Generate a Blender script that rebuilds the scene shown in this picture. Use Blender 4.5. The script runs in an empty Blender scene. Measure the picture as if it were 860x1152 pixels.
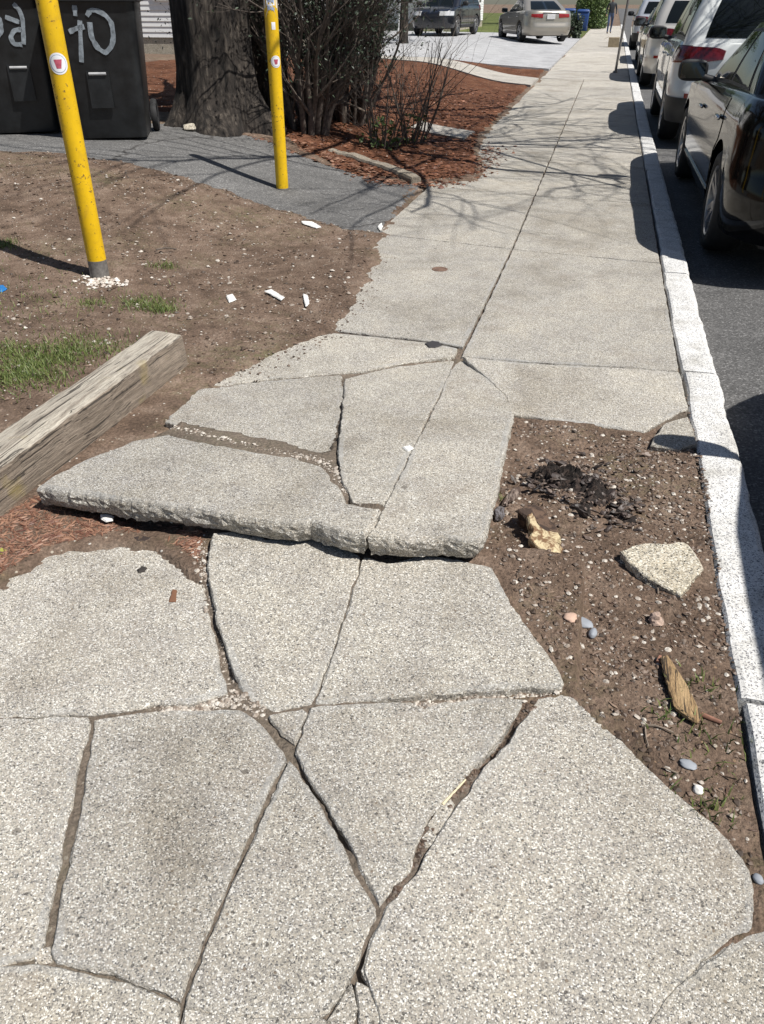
import bpy, bmesh, math, random
import numpy as np
from mathutils import Vector, Matrix
from mathutils.geometry import delaunay_2d_cdt
random.seed(7); rng = np.random.default_rng(11)
S = bpy.context.scene; COL = S.collection; R = math.radians

# ------------------------------------------------------------------ camera, sky, sun, exposure
H = 1.42; FPX = 887.0; PITCH = math.atan(573/FPX); YAW = math.atan(264/math.hypot(FPX, 573))
cd = bpy.data.cameras.new('camera'); cam = bpy.data.objects.new('camera', cd); COL.objects.link(cam)
cam.location = (0, 0, H); cam.rotation_euler = (math.pi/2-PITCH, 0, YAW)
cd.sensor_fit = 'VERTICAL'; cd.sensor_height = 24; cd.lens = FPX/1152*24; cd.clip_start = .05; cd.clip_end = 2000
S.camera = cam
SUN_EL, SUN_DIR = R(58), Vector((-.95, .31, 0)).normalized()      # direction in which shadows fall
W = bpy.data.worlds.new('World'); S.world = W; W.use_nodes = True
bg = W.node_tree.nodes['Background']; sk = W.node_tree.nodes.new('ShaderNodeTexSky')
sk.sky_type = 'NISHITA'; sk.sun_disc = False; sk.sun_elevation = SUN_EL
sk.sun_rotation = math.atan2(-SUN_DIR.x, -SUN_DIR.y)
W.node_tree.links.new(sk.outputs[0], bg.inputs[0]); bg.inputs[1].default_value = .062
sl = bpy.data.lights.new('sun', 'SUN'); sun = bpy.data.objects.new('sun', sl); COL.objects.link(sun)
sl.energy = 5.0; sl.angle = R(.5); sl.color = (1, .965, .91)
ld = Vector((SUN_DIR.x*math.cos(SUN_EL), SUN_DIR.y*math.cos(SUN_EL), -math.sin(SUN_EL)))
sun.rotation_euler = ld.to_track_quat('-Z', 'Y').to_euler(); sun.location = (8, -4, 14)
S.view_settings.view_transform = 'Standard'; S.view_settings.look = 'None'
S.view_settings.exposure = .37; S.view_settings.gamma = 1; S.view_settings.use_curve_mapping = False

# ------------------------------------------------------------------ helpers
CY, SY, CP, SP = math.cos(YAW), math.sin(YAW), math.cos(PITCH), math.sin(PITCH)
def ray(px, py):
    x = (px-430)/FPX; y = (py-576)/FPX
    d = (x, CP-y*SP, -SP-y*CP)
    return Vector((CY*d[0]-SY*d[1], SY*d[0]+CY*d[1], d[2]))
def at(px, py, z=0.):                     # survey: where a photographed ground point lies in metres
    d = ray(px, py); t = (z-H)/d.z
    return Vector((d.x*t, d.y*t, z))
def on_plane(px, py, pl):                 # plane z = a + b x + c y
    a, b, c = pl; d = ray(px, py); t = (a-H)/(d.z-b*d.x-c*d.y)
    return Vector((d.x*t, d.y*t, H+d.z*t))
def at_y(px, py, Y):
    d = ray(px, py); t = Y/d.y
    return Vector((d.x*t, Y, H+d.z*t))
def sm(a, b, x):
    t = np.clip((x-a)/(b-a), 0, 1); return t*t*(3-2*t)
def _h(i, j, k):
    n = (i.astype(np.int64)*374761393+j.astype(np.int64)*668265263+k*2147483647+1013904223) & 0xffffffff
    n = ((n ^ (n >> 13))*1274126177) & 0xffffffff
    return ((n ^ (n >> 16)) & 0xffff)/65535.*2-1
def vn(x, y, k=0):
    x = np.asarray(x, float); y = np.asarray(y, float)
    i = np.floor(x); j = np.floor(y); u = x-i; v = y-j; u = u*u*(3-2*u); v = v*v*(3-2*v)
    return (_h(i, j, k)*(1-u)+_h(i+1, j, k)*u)*(1-v)+(_h(i, j+1, k)*(1-u)+_h(i+1, j+1, k)*u)*v
def fbm(x, y, k=0, o=4):
    s = 0; a = 1.
    for q in range(o):
        s = s+a*vn(np.asarray(x)*2**q, np.asarray(y)*2**q, k+q*17); a *= .5
    return s/1.9
def n1(x, y, k=0): return float(vn(x, y, k))
def sdist(P, x, y):                       # signed distance to polygon, positive inside
    x = np.asarray(x, float); y = np.asarray(y, float)
    d = np.full(x.shape, 1e9); ins = np.zeros(x.shape, bool); n = len(P)
    for i in range(n):
        ax, ay = P[i][:2]; bx, by = P[(i+1) % n][:2]; ex, ey = bx-ax, by-ay
        t = np.clip(((x-ax)*ex+(y-ay)*ey)/(ex*ex+ey*ey+1e-12), 0, 1)
        d = np.minimum(d, (x-ax-t*ex)**2+(y-ay-t*ey)**2)
        c = (ay > y) != (by > y)
        ins ^= c & (x < ex*(y-ay)/(ey if abs(ey) > 1e-12 else 1e-12)+ax)
    return np.where(ins, 1, -1)*np.sqrt(d)
def C(r, g, b):
    f = lambda c: (c/255/12.92 if c/255 <= .04045 else ((c/255+.055)/1.055)**2.4)
    return (f(r), f(g), f(b), 1)
def mobj(name, V, F, m, parent=None, smooth=False, kind=None, world=True):
    me = bpy.data.meshes.new(name)
    if parent is not None and world:
        l = parent.location if parent.parent is None else parent.parent.location
        if parent.parent is not None and parent.type == 'MESH': l = l+parent.location
        V = [(v[0]-l[0], v[1]-l[1], v[2]-l[2]) for v in V]
    me.from_pydata([tuple(v) for v in V], [], F)
    ms = m if isinstance(m, (list, tuple)) else [m]
    for q in ms: me.materials.append(q)
    me.update()
    if smooth:
        me.polygons.foreach_set('use_smooth', [True]*len(me.polygons))
        if len(me.polygons) < 60000: me.set_sharp_from_angle(angle=R(48))
    o = bpy.data.objects.new(name, me); COL.objects.link(o)
    if parent is not None: o.parent = parent
    if kind: o['kind'] = kind
    return o
def tag(o, label, cat, group=None, kind=None):
    o['label'] = label; o['category'] = cat
    if group: o['group'] = group
    if kind: o['kind'] = kind
    return o
def thing(name, label, cat, loc=(0, 0, 0), rz=0, group=None):
    o = bpy.data.objects.new(name, None); COL.objects.link(o); o.location = loc; o.rotation_euler.z = rz
    o.empty_display_size = .1
    return tag(o, label, cat, group)
class MB:
    def __init__(s): s.v = []; s.f = []; s.mi = []
    def add(s, V, F, mi=0):
        o = len(s.v); s.v += [tuple(v) for v in V]; s.f += [tuple(i+o for i in f) for f in F]; s.mi += [mi]*len(F)
    def box(s, c, d, M=None, mi=0, bev=0, taper=1):
        x, y, z = d[0]/2, d[1]/2, d[2]/2; t = taper
        if bev <= 0:
            V = [(-x, -y, -z), (x, -y, -z), (x, y, -z), (-x, y, -z), (-x*t, -y*t, z), (x*t, -y*t, z), (x*t, y*t, z), (-x*t, y*t, z)]
            F = [(3, 2, 1, 0), (4, 5, 6, 7), (0, 1, 5, 4), (1, 2, 6, 5), (2, 3, 7, 6), (3, 0, 4, 7)]
        else:
            bm = bmesh.new(); bmesh.ops.create_cube(bm, size=1)
            for v in bm.verts: v.co = Vector((v.co.x*2*x*(t if v.co.z > 0 else 1), v.co.y*2*y*(t if v.co.z > 0 else 1), v.co.z*2*z))
            bmesh.ops.bevel(bm, geom=bm.edges[:], offset=bev, segments=2, affect='EDGES', profile=.5)
            bm.verts.index_update(); V = [v.co.copy() for v in bm.verts]; F = [tuple(v.index for v in f.verts) for f in bm.faces]; bm.free()
        V = [Vector(v) for v in V]
        if M is not None: V = [M @ v for v in V]
        s.add([v+Vector(c) for v in V], F, mi)
    def tube(s, P, rad, n=8, mi=0, cap=True, wob=0, seed=0):
        P = [Vector(p) for p in P]; rad = rad if isinstance(rad, (list, tuple)) else [rad]*len(P)
        V = []; F = []; up = Vector((.31, .2, .93))
        for i, p in enumerate(P):
            d = (P[min(i+1, len(P)-1)]-P[max(i-1, 0)]).normalized()
            a = d.cross(up)
            if a.length < .05: a = d.cross(Vector((1, 0, 0)))
            a.normalize(); b = d.cross(a)
            for k in range(n):
                th = 2*math.pi*k/n; r = rad[i]
                if wob: r *= 1+wob*n1(k*1.7+seed*9.1, i*.7+seed, 5)
                V.append(p+a*math.cos(th)*r+b*math.sin(th)*r)
        for i in range(len(P)-1):
            for k in range(n):
                q = (k+1) % n; F.append((i*n+k, i*n+q, i*n+n+q, i*n+n+k))
        if cap: F.append(tuple(range(n-1, -1, -1))); F.append(tuple((len(P)-1)*n+k for k in range(n)))
        s.add(V, F, mi)
    def lathe(s, prof, M=None, n=32, mi=0):   # prof: (r, z)
        V = []; F = []
        for r, z in prof:
            for k in range(n):
                th = 2*math.pi*k/n; V.append(Vector((r*math.cos(th), r*math.sin(th), z)))
        for i in range(len(prof)-1):
            for k in range(n):
                q = (k+1) % n; F.append((i*n+k, i*n+q, i*n+n+q, i*n+n+k))
        if M is not None: V = [M @ v for v in V]
        s.add(V, F, mi)
    def grid(s, fn, nu, nv, mi=0):
        V = [fn(i/nu, j/nv) for j in range(nv+1) for i in range(nu+1)]; w = nu+1
        s.add(V, [(j*w+i, j*w+i+1, j*w+w+i+1, j*w+w+i) for j in range(nv) for i in range(nu)], mi)
    def build(s, name, m, parent=None, smooth=False, kind=None, world=True):
        o = mobj(name, s.v, s.f, m, parent, smooth, kind, world)
        o.data.polygons.foreach_set('material_index', s.mi)
        return o

# ------------------------------------------------------------------ materials
def nmat(name):
    m = bpy.data.materials.new(name); m.use_nodes = True; nt = m.node_tree
    return m, nt, nt.nodes['Principled BSDF']
def ND(nt, t, **kw):
    n = nt.nodes.new(t)
    for k, v in kw.items():
        if k in n.inputs: n.inputs[k].default_value = v
        else: setattr(n, k, v)
    return n
def L(nt, a, b): nt.links.new(a, b)
def ramp(nt, src, stops, interp='LINEAR'):
    r = nt.nodes.new('ShaderNodeValToRGB'); e = r.color_ramp.elements; r.color_ramp.interpolation = interp
    while len(e) < len(stops): e.new(.5)
    for q, (p, c) in zip(e, stops):
        q.position = p; q.color = c if isinstance(c, tuple) else (c, c, c, 1)
    L(nt, src, r.inputs[0]); return r.outputs[0]
def mix(nt, f, a, b, mode='MIX'):
    n = nt.nodes.new('ShaderNodeMix'); n.data_type = 'RGBA'; n.blend_type = mode
    for s, v in ((n.inputs[0], f), (n.inputs[6], a), (n.inputs[7], b)):
        if hasattr(v, 'is_linked'): L(nt, v, s)
        else: s.default_value = v
    return n.outputs[2]
def math_(nt, op, a, b=0.):
    n = nt.nodes.new('ShaderNodeMath'); n.operation = op
    for s, v in ((n.inputs[0], a), (n.inputs[1], b)):
        if hasattr(v, 'is_linked'): L(nt, v, s)
        else: s.default_value = v
    return n.outputs[0]
def pos(nt, local=False):
    if local: return nt.nodes.new('ShaderNodeTexCoord').outputs['Object']
    return nt.nodes.new('ShaderNodeNewGeometry').outputs['Position']
def noise(nt, co, sc, det=4, rough=.6, dist=0):
    n = ND(nt, 'ShaderNodeTexNoise'); n.inputs['Scale'].default_value = sc; n.inputs['Detail'].default_value = det
    n.inputs['Roughness'].default_value = rough; n.inputs['Distortion'].default_value = dist
    L(nt, co, n.inputs['Vector']); return n
def voro(nt, co, sc, feat='F1'):
    n = ND(nt, 'ShaderNodeTexVoronoi'); n.feature = feat; n.inputs['Scale'].default_value = sc; L(nt, co, n.inputs['Vector']); return n
def bump(nt, p, h, st, dist=.01):
    b = ND(nt, 'ShaderNodeBump'); b.inputs['Strength'].default_value = st; b.inputs['Distance'].default_value = dist
    L(nt, h, b.inputs['Height']); L(nt, b.outputs[0], p.inputs['Normal']); return b
def flat(name, c, rough=.6, metal=0, coat=0, spec=.5, var=.12, sc=14, local=True):
    m, nt, p = nmat(name); co = pos(nt, local); n = noise(nt, co, sc, 5)
    v = ramp(nt, n.outputs[0], [(.3, 1-var), (.7, 1+var)])
    L(nt, mix(nt, 1., c, v, 'MULTIPLY'), p.inputs['Base Color'])
    p.inputs['Roughness'].default_value = rough; p.inputs['Metallic'].default_value = metal
    p.inputs['Coat Weight'].default_value = coat; p.inputs['Coat Roughness'].default_value = .03
    p.inputs['Specular IOR Level'].default_value = spec
    return m
def aggregate(name, tint, sc=150, contrast=1., dirt=.5, white=.5, stain=1.):
    m, nt, p = nmat(name); co = pos(nt)
    v = voro(nt, co, sc); sep = ND(nt, 'ShaderNodeSeparateColor'); L(nt, v.outputs['Color'], sep.inputs[0])
    k = contrast; g = lambda x: tuple(max(.01, .30+(c-.30)*k) for c in x)+(1,)
    c1 = ramp(nt, sep.outputs[0], [(0, g((.05, .05, .05))), (.10, g((.13, .125, .12))), (.16, g((.23, .22, .20))), (.45, g((.30, .285, .255))),
                                   (.68, g((.37, .34, .29))), (.84, g((.42, .405, .375))), (.92, g((white, white, white*.97)))])
    v2 = voro(nt, co, sc*.36); s2 = ND(nt, 'ShaderNodeSeparateColor'); L(nt, v2.outputs['Color'], s2.inputs[0])
    f2 = math_(nt, 'MULTIPLY', math_(nt, 'GREATER_THAN', s2.outputs[0], .955), math_(nt, 'LESS_THAN', v2.outputs['Distance'], .42))
    c2 = ramp(nt, s2.outputs[1], [(0, (.07, .065, .06, 1)), (.5, (.17, .14, .11, 1)), (.75, (.52, .5, .46, 1))], 'CONSTANT')
    c = mix(nt, math_(nt, 'MULTIPLY', f2, .85), c1, c2)
    fine = noise(nt, co, 420, 2, .7)
    c = mix(nt, 1., c, ramp(nt, fine.outputs[0], [(.3, .72), (.7, 1.25)]), 'MULTIPLY')
    big = noise(nt, co, 1.7, 5, .62, .4)
    c = mix(nt, stain, c, ramp(nt, big.outputs[0], [(.3, (.78, .76, .73, 1)), (.5, (1, 1, 1, 1)), (.72, (1.12, 1.1, 1.06, 1))]), 'MULTIPLY')
    mid = noise(nt, co, 9, 6, .65)
    c = mix(nt, .6*stain, c, ramp(nt, mid.outputs[0], [(.32, (.8, .79, .8, 1)), (.6, (1.04, 1.03, 1, 1))]), 'MULTIPLY')
    dn = noise(nt, co, 3.1, 6, .7, .5)
    c = mix(nt, math_(nt, 'MULTIPLY', ramp(nt, dn.outputs[0], [(.56, 0.), (.78, 1.)]), dirt*.5), c, (.16, .12, .085, 1))
    at_ = ND(nt, 'ShaderNodeAttribute'); at_.attribute_name = 'rim'
    en = noise(nt, co, 34, 6, .75); ef = math_(nt, 'ADD', at_.outputs['Fac'], math_(nt, 'MULTIPLY', en.outputs[0], .9))
    gate = noise(nt, co, 2.6, 4, .6, .3); ef = math_(nt, 'MULTIPLY', ramp(nt, ef, [(.9, 0.), (1.3, 1.)]), ramp(nt, gate.outputs[0], [(.47, 0.05), (.66, 1.)]))
    worn = mix(nt, 1., (.31, .315, .315, 1), ramp(nt, en.outputs[0], [(.3, .62), (.7, 1.25)]), 'MULTIPLY')
    c = mix(nt, math_(nt, 'MULTIPLY', ef, .6), c, worn)
    sp = noise(nt, co, 2.3, 3, .5, .2); sv = voro(nt, co, 7.5); s3 = ND(nt, 'ShaderNodeSeparateColor'); L(nt, sv.outputs['Color'], s3.inputs[0])
    spot = math_(nt, 'MULTIPLY', math_(nt, 'GREATER_THAN', s3.outputs[0], .55), math_(nt, 'LESS_THAN', math_(nt, 'ADD', sv.outputs['Distance'], math_(nt, 'MULTIPLY', en.outputs[0], .06)), math_(nt, 'ADD', .03, math_(nt, 'MULTIPLY', math_(nt, 'POWER', s3.outputs[1], 3.), .11))))
    c = mix(nt, math_(nt, 'MULTIPLY', spot, .6*stain), c, (.085, .075, .066, 1))
    oi_ = nt.nodes.new('ShaderNodeObjectInfo'); c = mix(nt, 1., c, ramp(nt, oi_.outputs['Random'], [(0, (.90, .895, .89, 1)), (.5, (1, .99, .97, 1)), (1, (1.07, 1.06, 1.05, 1))]), 'MULTIPLY')
    st_ = noise(nt, co, .9, 6, .68, .8); c = mix(nt, stain, c, ramp(nt, st_.outputs[0], [(.34, (.83, .815, .79, 1)), (.46, (1, 1, 1, 1)), (.6, (1, 1, 1, 1)), (.72, (1.1, 1.09, 1.08, 1))]), 'MULTIPLY')
    c = mix(nt, 1., c, tint, 'MULTIPLY')
    L(nt, c, p.inputs['Base Color']); p.inputs['Roughness'].default_value = .92; p.inputs['Specular IOR Level'].default_value = .2
    h = math_(nt, 'ADD', math_(nt, 'MULTIPLY', v.outputs['Distance'], -.7), math_(nt, 'MULTIPLY', fine.outputs[0], .5))
    h = math_(nt, 'ADD', h, math_(nt, 'MULTIPLY', mid.outputs[0], 1.6))
    bump(nt, p, h, .55, .004)
    return m
M = {}
M['concrete'] = aggregate('exposed_aggregate_concrete', (1.125, 1.115, 1.095, 1), 360, .86, .8, .66)
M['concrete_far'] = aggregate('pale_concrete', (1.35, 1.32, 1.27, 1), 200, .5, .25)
M['concrete_raw'] = aggregate('weathered_concrete_stone', (1.3, 1.27, 1.18, 1), 260, 1.1, .2)
def granite():
    m, nt, p = nmat('kerb_granite'); co = pos(nt); v = voro(nt, co, 290); s = ND(nt, 'ShaderNodeSeparateColor'); L(nt, v.outputs['Color'], s.inputs[0])
    c = ramp(nt, s.outputs[0], [(0, (.10, .10, .11, 1)), (.17, (.30, .30, .31, 1)), (.24, (.55, .55, .535, 1)), (.7, (.62, .615, .6, 1)), (1, (.76, .76, .74, 1))])
    b = noise(nt, co, 5, 6, .7, .3); c = mix(nt, 1., c, ramp(nt, b.outputs[0], [(.3, (.66, .64, .6, 1)), (.5, (.97, .96, .95, 1)), (.65, (1.05, 1.05, 1.05, 1))]), 'MULTIPLY')
    L(nt, c, p.inputs['Base Color']); p.inputs['Roughness'].default_value = .8
    f = noise(nt, co, 60, 5, .7); bump(nt, p, f.outputs[0], .5, .008); return m
M['granite'] = granite()
def soil(name, cols, chips=True, grass=False, sc=1.):
    m, nt, p = nmat(name); co = pos(nt)
    a = noise(nt, co, 6*sc, 8, .72, .3); lo_ = noise(nt, co, 1.1*sc, 4, .6, .4); c = ramp(nt, a.outputs[0], [(.28, cols[0]), (.5, cols[1]), (.72, cols[2])])
    c = mix(nt, 1., c, ramp(nt, lo_.outputs[0], [(.35, (.78, .76, .74, 1)), (.65, (1.16, 1.15, 1.15, 1))]), 'MULTIPLY'); f = noise(nt, co, 90*sc, 4, .75); c = mix(nt, 1., c, ramp(nt, f.outputs[0], [(.28, .5), (.5, 1.), (.72, 1.55)]), 'MULTIPLY')
    v = voro(nt, co, 75*sc); s = ND(nt, 'ShaderNodeSeparateColor'); L(nt, v.outputs['Color'], s.inputs[0])
    if chips:
        fac = math_(nt, 'MULTIPLY', math_(nt, 'GREATER_THAN', s.outputs[0], .93), math_(nt, 'LESS_THAN', v.outputs['Distance'], .33))
        c = mix(nt, fac, c, ramp(nt, s.outputs[1], [(0, (.42, .37, .30, 1)), (.35, (.25, .17, .11, 1)), (.65, (.55, .52, .47, 1)), (.85, (.05, .04, .03, 1))], 'CONSTANT'))
    if grass:
        g = noise(nt, co, 1.1, 5, .65); g2 = noise(nt, co, 30, 3, .7)
        fac = math_(nt, 'MULTIPLY', ramp(nt, g.outputs[0], [(.5, 0.), (.7, 1.)]), ramp(nt, g2.outputs[0], [(.42, 0.), (.62, 1.)]))
        c = mix(nt, math_(nt, 'MULTIPLY', fac, .55), c, (.10, .12, .045, 1))
    at_ = ND(nt, 'ShaderNodeAttribute'); at_.attribute_name = 'silt'
    c = mix(nt, math_(nt, 'MULTIPLY', at_.outputs['Fac'], .6), c, mix(nt, 1., (.165, .145, .118, 1), ramp(nt, f.outputs[0], [(.28, .6), (.7, 1.35)]), 'MULTIPLY'))
    L(nt, c, p.inputs['Base Color']); p.inputs['Roughness'].default_value = .95; p.inputs['Specular IOR Level'].default_value = .15
    h = math_(nt, 'ADD', f.outputs[0], math_(nt, 'MULTIPLY', v.outputs['Distance'], -.5))
    bump(nt, p, h, .9, .012); return m
M['dirt'] = soil('bare_dirt', [(.07, .05, .037, 1), (.16, .114, .085, 1), (.25, .192, .15, 1)], True, True)
M['mulch'] = soil('red_brown_mulch', [(.045, .019, .011, 1), (.115, .05, .028, 1), (.18, .092, .055, 1)], True, False, .7)
def asphalt(name, base, contrast=.5, cracks=0):
    m, nt, p = nmat(name); co = pos(nt); v = voro(nt, co, 130); s = ND(nt, 'ShaderNodeSeparateColor'); L(nt, v.outputs['Color'], s.inputs[0])
    c = ramp(nt, s.outputs[0], [(0, tuple(b*(1-contrast) for b in base)+(1,)), (.7, tuple(base)+(1,)), (.93, tuple(b*(1+contrast) for b in base)+(1,)), (1, tuple(b*(1+3*contrast) for b in base)+(1,))])
    b = noise(nt, co, 2.2, 6, .65, .4); c = mix(nt, 1., c, ramp(nt, b.outputs[0], [(.3, .75), (.7, 1.2)]), 'MULTIPLY')
    if cracks:
        wv = noise(nt, co, 3.5, 4, .6); vm = ND(nt, 'ShaderNodeVectorMath'); vm.operation = 'MULTIPLY_ADD'; L(nt, wv.outputs['Color'], vm.inputs[0]); vm.inputs[1].default_value = (.35, .35, .35); L(nt, co, vm.inputs[2])
        vc = voro(nt, vm.outputs[0], .42, 'DISTANCE_TO_EDGE'); c = mix(nt, ramp(nt, vc.outputs['Distance'], [(.003, .8), (.009, 0.)]), c, (.025, .022, .02, 1))
    L(nt, c, p.inputs['Base Color']); p.inputs['Roughness'].default_value = .85
    f = noise(nt, co, 200, 3, .7); bump(nt, p, f.outputs[0], .6, .005); return m
M['road'] = asphalt('road_asphalt', (.10, .098, .096))
M['drive'] = asphalt('driveway_asphalt', (.125, .122, .118), .45, 1)
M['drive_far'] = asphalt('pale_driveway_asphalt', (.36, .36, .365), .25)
def wood(name, c0, c1, ax, sc=1.):
    m, nt, p = nmat(name); co = pos(nt, True); mp = ND(nt, 'ShaderNodeMapping'); L(nt, co, mp.inputs[0])
    mp.inputs['Scale'].default_value = tuple(ax)
    n = noise(nt, mp.outputs[0], 5*sc, 7, .7, .6); c = ramp(nt, n.outputs[0], [(.3, c0), (.62, c1)])
    f = noise(nt, mp.outputs[0], 26*sc, 5, .75); c = mix(nt, 1., c, ramp(nt, f.outputs[0], [(.32, .45), (.5, 1.), (.7, 1.35)]), 'MULTIPLY')
    m2 = ND(nt, 'ShaderNodeMapping'); L(nt, co, m2.inputs[0]); m2.inputs['Scale'].default_value = tuple(q*(.35 if q < 1 else 1.) for q in ax)
    sp = noise(nt, m2.outputs[0], 11*sc, 3, .5, .3); sf = ramp(nt, sp.outputs[0], [(.385, 1.), (.41, 0.)]); c = mix(nt, math_(nt, 'MULTIPLY', sf, .85), c, (.025, .02, .016, 1))
    b = noise(nt, co, 5, 4, .6); c = mix(nt, ramp(nt, b.outputs[0], [(.60, 0.), (.72, .45)]), c, (.38, .30, .10, 1))
    L(nt, c, p.inputs['Base Color']); p.inputs['Roughness'].default_value = .9; bump(nt, p, f.outputs[0], .8, .01); return m
def yellow():
    m, nt, p = nmat('chipped_yellow_paint'); co = pos(nt, True)
    n = noise(nt, co, 38, 7, .75); big = noise(nt, co, 6, 4)
    th = math_(nt, 'ADD', n.outputs[0], math_(nt, 'MULTIPLY', big.outputs[0], .28))
    f = ramp(nt, th, [(.74, 0.), (.765, 1.)])
    c = mix(nt, 1., (.72, .45, .006, 1), ramp(nt, big.outputs[0], [(.3, .88), (.7, 1.1)]), 'MULTIPLY')
    gr = noise(nt, co, 13, 6, .7, .5); c = mix(nt, ramp(nt, gr.outputs[0], [(.5, 0.), (.72, .5)]), c, (.40, .23, .03, 1))
    c = mix(nt, f, c, (.10, .05, .025, 1))
    L(nt, c, p.inputs['Base Color']); p.inputs['Roughness'].default_value = .38
    L(nt, ramp(nt, f, [(0, .38), (1, .9)]), p.inputs['Roughness'])
    bump(nt, p, th, .25, .004); return m
M['yellow'] = yellow()
M['steel'] = flat('grey_bare_steel', (.16, .15, .14, 1), .6, .2, sc=40, var=.4)
M['cart'] = flat('black_cart_plastic', (.011, .012, .013, 1), .42, 0, 0, .5, .6, 9)
M['spray'] = flat('grey_spray_paint', (.23, .26, .285, 1), .8, var=.5, sc=30)
M['tyre'] = flat('tyre_rubber', (.018, .018, .019, 1), .8, var=.3)
M['rim'] = flat('alloy_rim', (.42, .42, .43, 1), .3, .9, var=.1)
M['rim_dark'] = flat('dark_alloy_rim', (.10, .10, .105, 1), .3, .8, var=.1)
M['glass'] = flat('dark_car_glass', (.006, .008, .008, 1), .03, 0, 0, .4, .1, 1)
M['chrome'] = flat('chrome_trim', (.6, .6, .6, 1), .12, 1, var=.05)
M['trim'] = flat('black_trim_plastic', (.02, .02, .021, 1), .55, var=.2)
M['red'] = flat('red_lamp_lens', (.22, .008, .008, 1), .12, 0, .6, var=.2, sc=25)
M['lamp_clear'] = flat('clear_lamp_lens', (.55, .55, .55, 1), .12, .2, .6, var=.2, sc=25)
M['plate'] = flat('pale_number_plate', (.55, .55, .55, 1), .5)
M['mirror'] = flat('mirror_glass', (.13, .14, .15, 1), .04, 1, var=.02)
def paint(name, c, metal=.3, coat=1., rough=.35): return flat(name, c, rough, metal, coat, .5, .04, 2)
def barkm():
    m, nt, p = nmat('furrowed_bark'); co = pos(nt); mp = ND(nt, 'ShaderNodeMapping'); L(nt, co, mp.inputs[0]); mp.inputs['Scale'].default_value = (1, 1, .22)
    a = noise(nt, mp.outputs[0], 17, 8, .75, .8); b = noise(nt, co, 3, 5, .6); v = voro(nt, mp.outputs[0], 24)
    h = math_(nt, 'ADD', a.outputs[0], math_(nt, 'MULTIPLY', v.outputs['Distance'], -.35))
    c = ramp(nt, h, [(.12, (.008, .006, .005, 1)), (.34, (.045, .036, .029, 1)), (.6, (.15, .125, .10, 1))])
    c = mix(nt, 1., c, ramp(nt, b.outputs[0], [(.3, .55), (.7, 1.3)]), 'MULTIPLY')
    L(nt, c, p.inputs['Base Color']); p.inputs['Roughness'].default_value = .95; bump(nt, p, h, 1., .05); return m
M['bark'] = barkm()
def leafm(name, c0, c1):
    m, nt, p = nmat(name); oi = nt.nodes.new('ShaderNodeNewGeometry'); c = ramp(nt, oi.outputs['Random Per Island'], [(0, c0), (1, c1)])
    L(nt, c, p.inputs['Base Color']); p.inputs['Roughness'].default_value = .55
    p.inputs['Subsurface Weight'].default_value = 0; return m
M['splinter'] = leafm('dry_brown_splinter', (.09, .05, .035, 1), (.27, .19, .135, 1))
M['stem'] = flat('shrub_bark', (.10, .08, .065, 1), .9, var=.5, sc=30)
M['twig'] = flat('pale_dry_twig', (.20, .16, .125, 1), .9, var=.4, sc=30)
M['yew'] = leafm('yew_leaf', (.014, .026, .014, 1), (.05, .075, .038, 1))
M['leaf'] = leafm('fresh_leaf', (.05, .09, .02, 1), (.12, .17, .05, 1))
M['grass'] = leafm('grass_blade', (.06, .10, .02, 1), (.17, .20, .06, 1))
M['needle'] = leafm('dry_red_litter', (.10, .038, .024, 1), (.30, .17, .11, 1))
M['mulch_chip'] = leafm('mulch_chip', (.05, .017, .008, 1), (.24, .10, .05, 1))
M['pebble'] = leafm('pale_pebble', (.20, .155, .12, 1), (.54, .50, .44, 1))
M['clod'] = leafm('soil_clod', (.045, .03, .02, 1), (.15, .10, .07, 1))
M['white_gravel'] = leafm('white_pebble', (.34, .28, .23, 1), (.70, .66, .60, 1))
M['white_paint'] = flat('white_house_paint', (.78, .78, .77, 1), .6, var=.06)
M['paper'] = flat('white_paper', (.62, .61, .58, 1), .8, var=.2)
# ------------------------------------------------------------------ ground survey
SWL, CTR, KRB = -1.43, -.475, .512        # sidewalk's left edge, centre joint, kerb's inner edge
def yard(x, y):
    s = SWL-np.asarray(x, float); y = np.asarray(y, float)
    return (.34*sm(.5, 2.9, s)+.02*np.clip(s-2.9, 0, 12))*sm(3.4, 6.6, y)*(1-.55*sm(14, 26, y))
def gp(px, py, z=0):
    p = at(px, py, z)
    for _ in range(6): p = at(px, py, float(yard(p.x, p.y))+z)
    return p
PL_LOW = (-.055*1.33/.6, 0, .055/.6)                       # the two slabs below the break, rising to it
PL_UP = (.135*3.30/1.42, 0, -.135/1.42)                    # the lifted slabs, sinking to the back
PL_A = (.126+.03*.9+.05*1.9, .03, -.05)
PL_B = (.05+.05*2.3+.01, .008, -.05)
FLAT = (0, 0, 0)
def P0(l): return [at(*p) for p in l]
EXPO = P0([(-900, 760), (-100, 680), (0, 655), (60, 619), (130, 605), (170, 607), (205, 622), (226, 642), (229, 600), (150, 600), (43, 556, .05),
           (48, 540, .06), (100, 514, .06), (150, 494, .05), (185, 474, .04), (192, 463, .03), (224, 437), (262, 417), (325, 389), (368, 372), (395, 340), (415, 300),
           (428, 262), (445, 235), (466, 207)])+[Vector(p+(0,)) for p in [(-1.30, 7.9), (-1.12, 8.0), (-1.08, 8.5), (-1.3, 9.6), (SWL, 11), (SWL, 70), (KRB+.4, 70), (KRB+.4, -6), (-6, -6)]]
DRIVE = [gp(*p) for p in [(-300, 186), (-100, 176), (0, 171), (60, 172), (100, 179), (150, 192), (200, 203), (260, 218), (330, 240), (390, 259), (424, 263), (440, 237), (466, 207),
            (440, 203), (400, 196), (350, 180), (300, 160), (240, 146), (200, 141), (100, 136), (-100, 130), (-300, 128)]]
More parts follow.
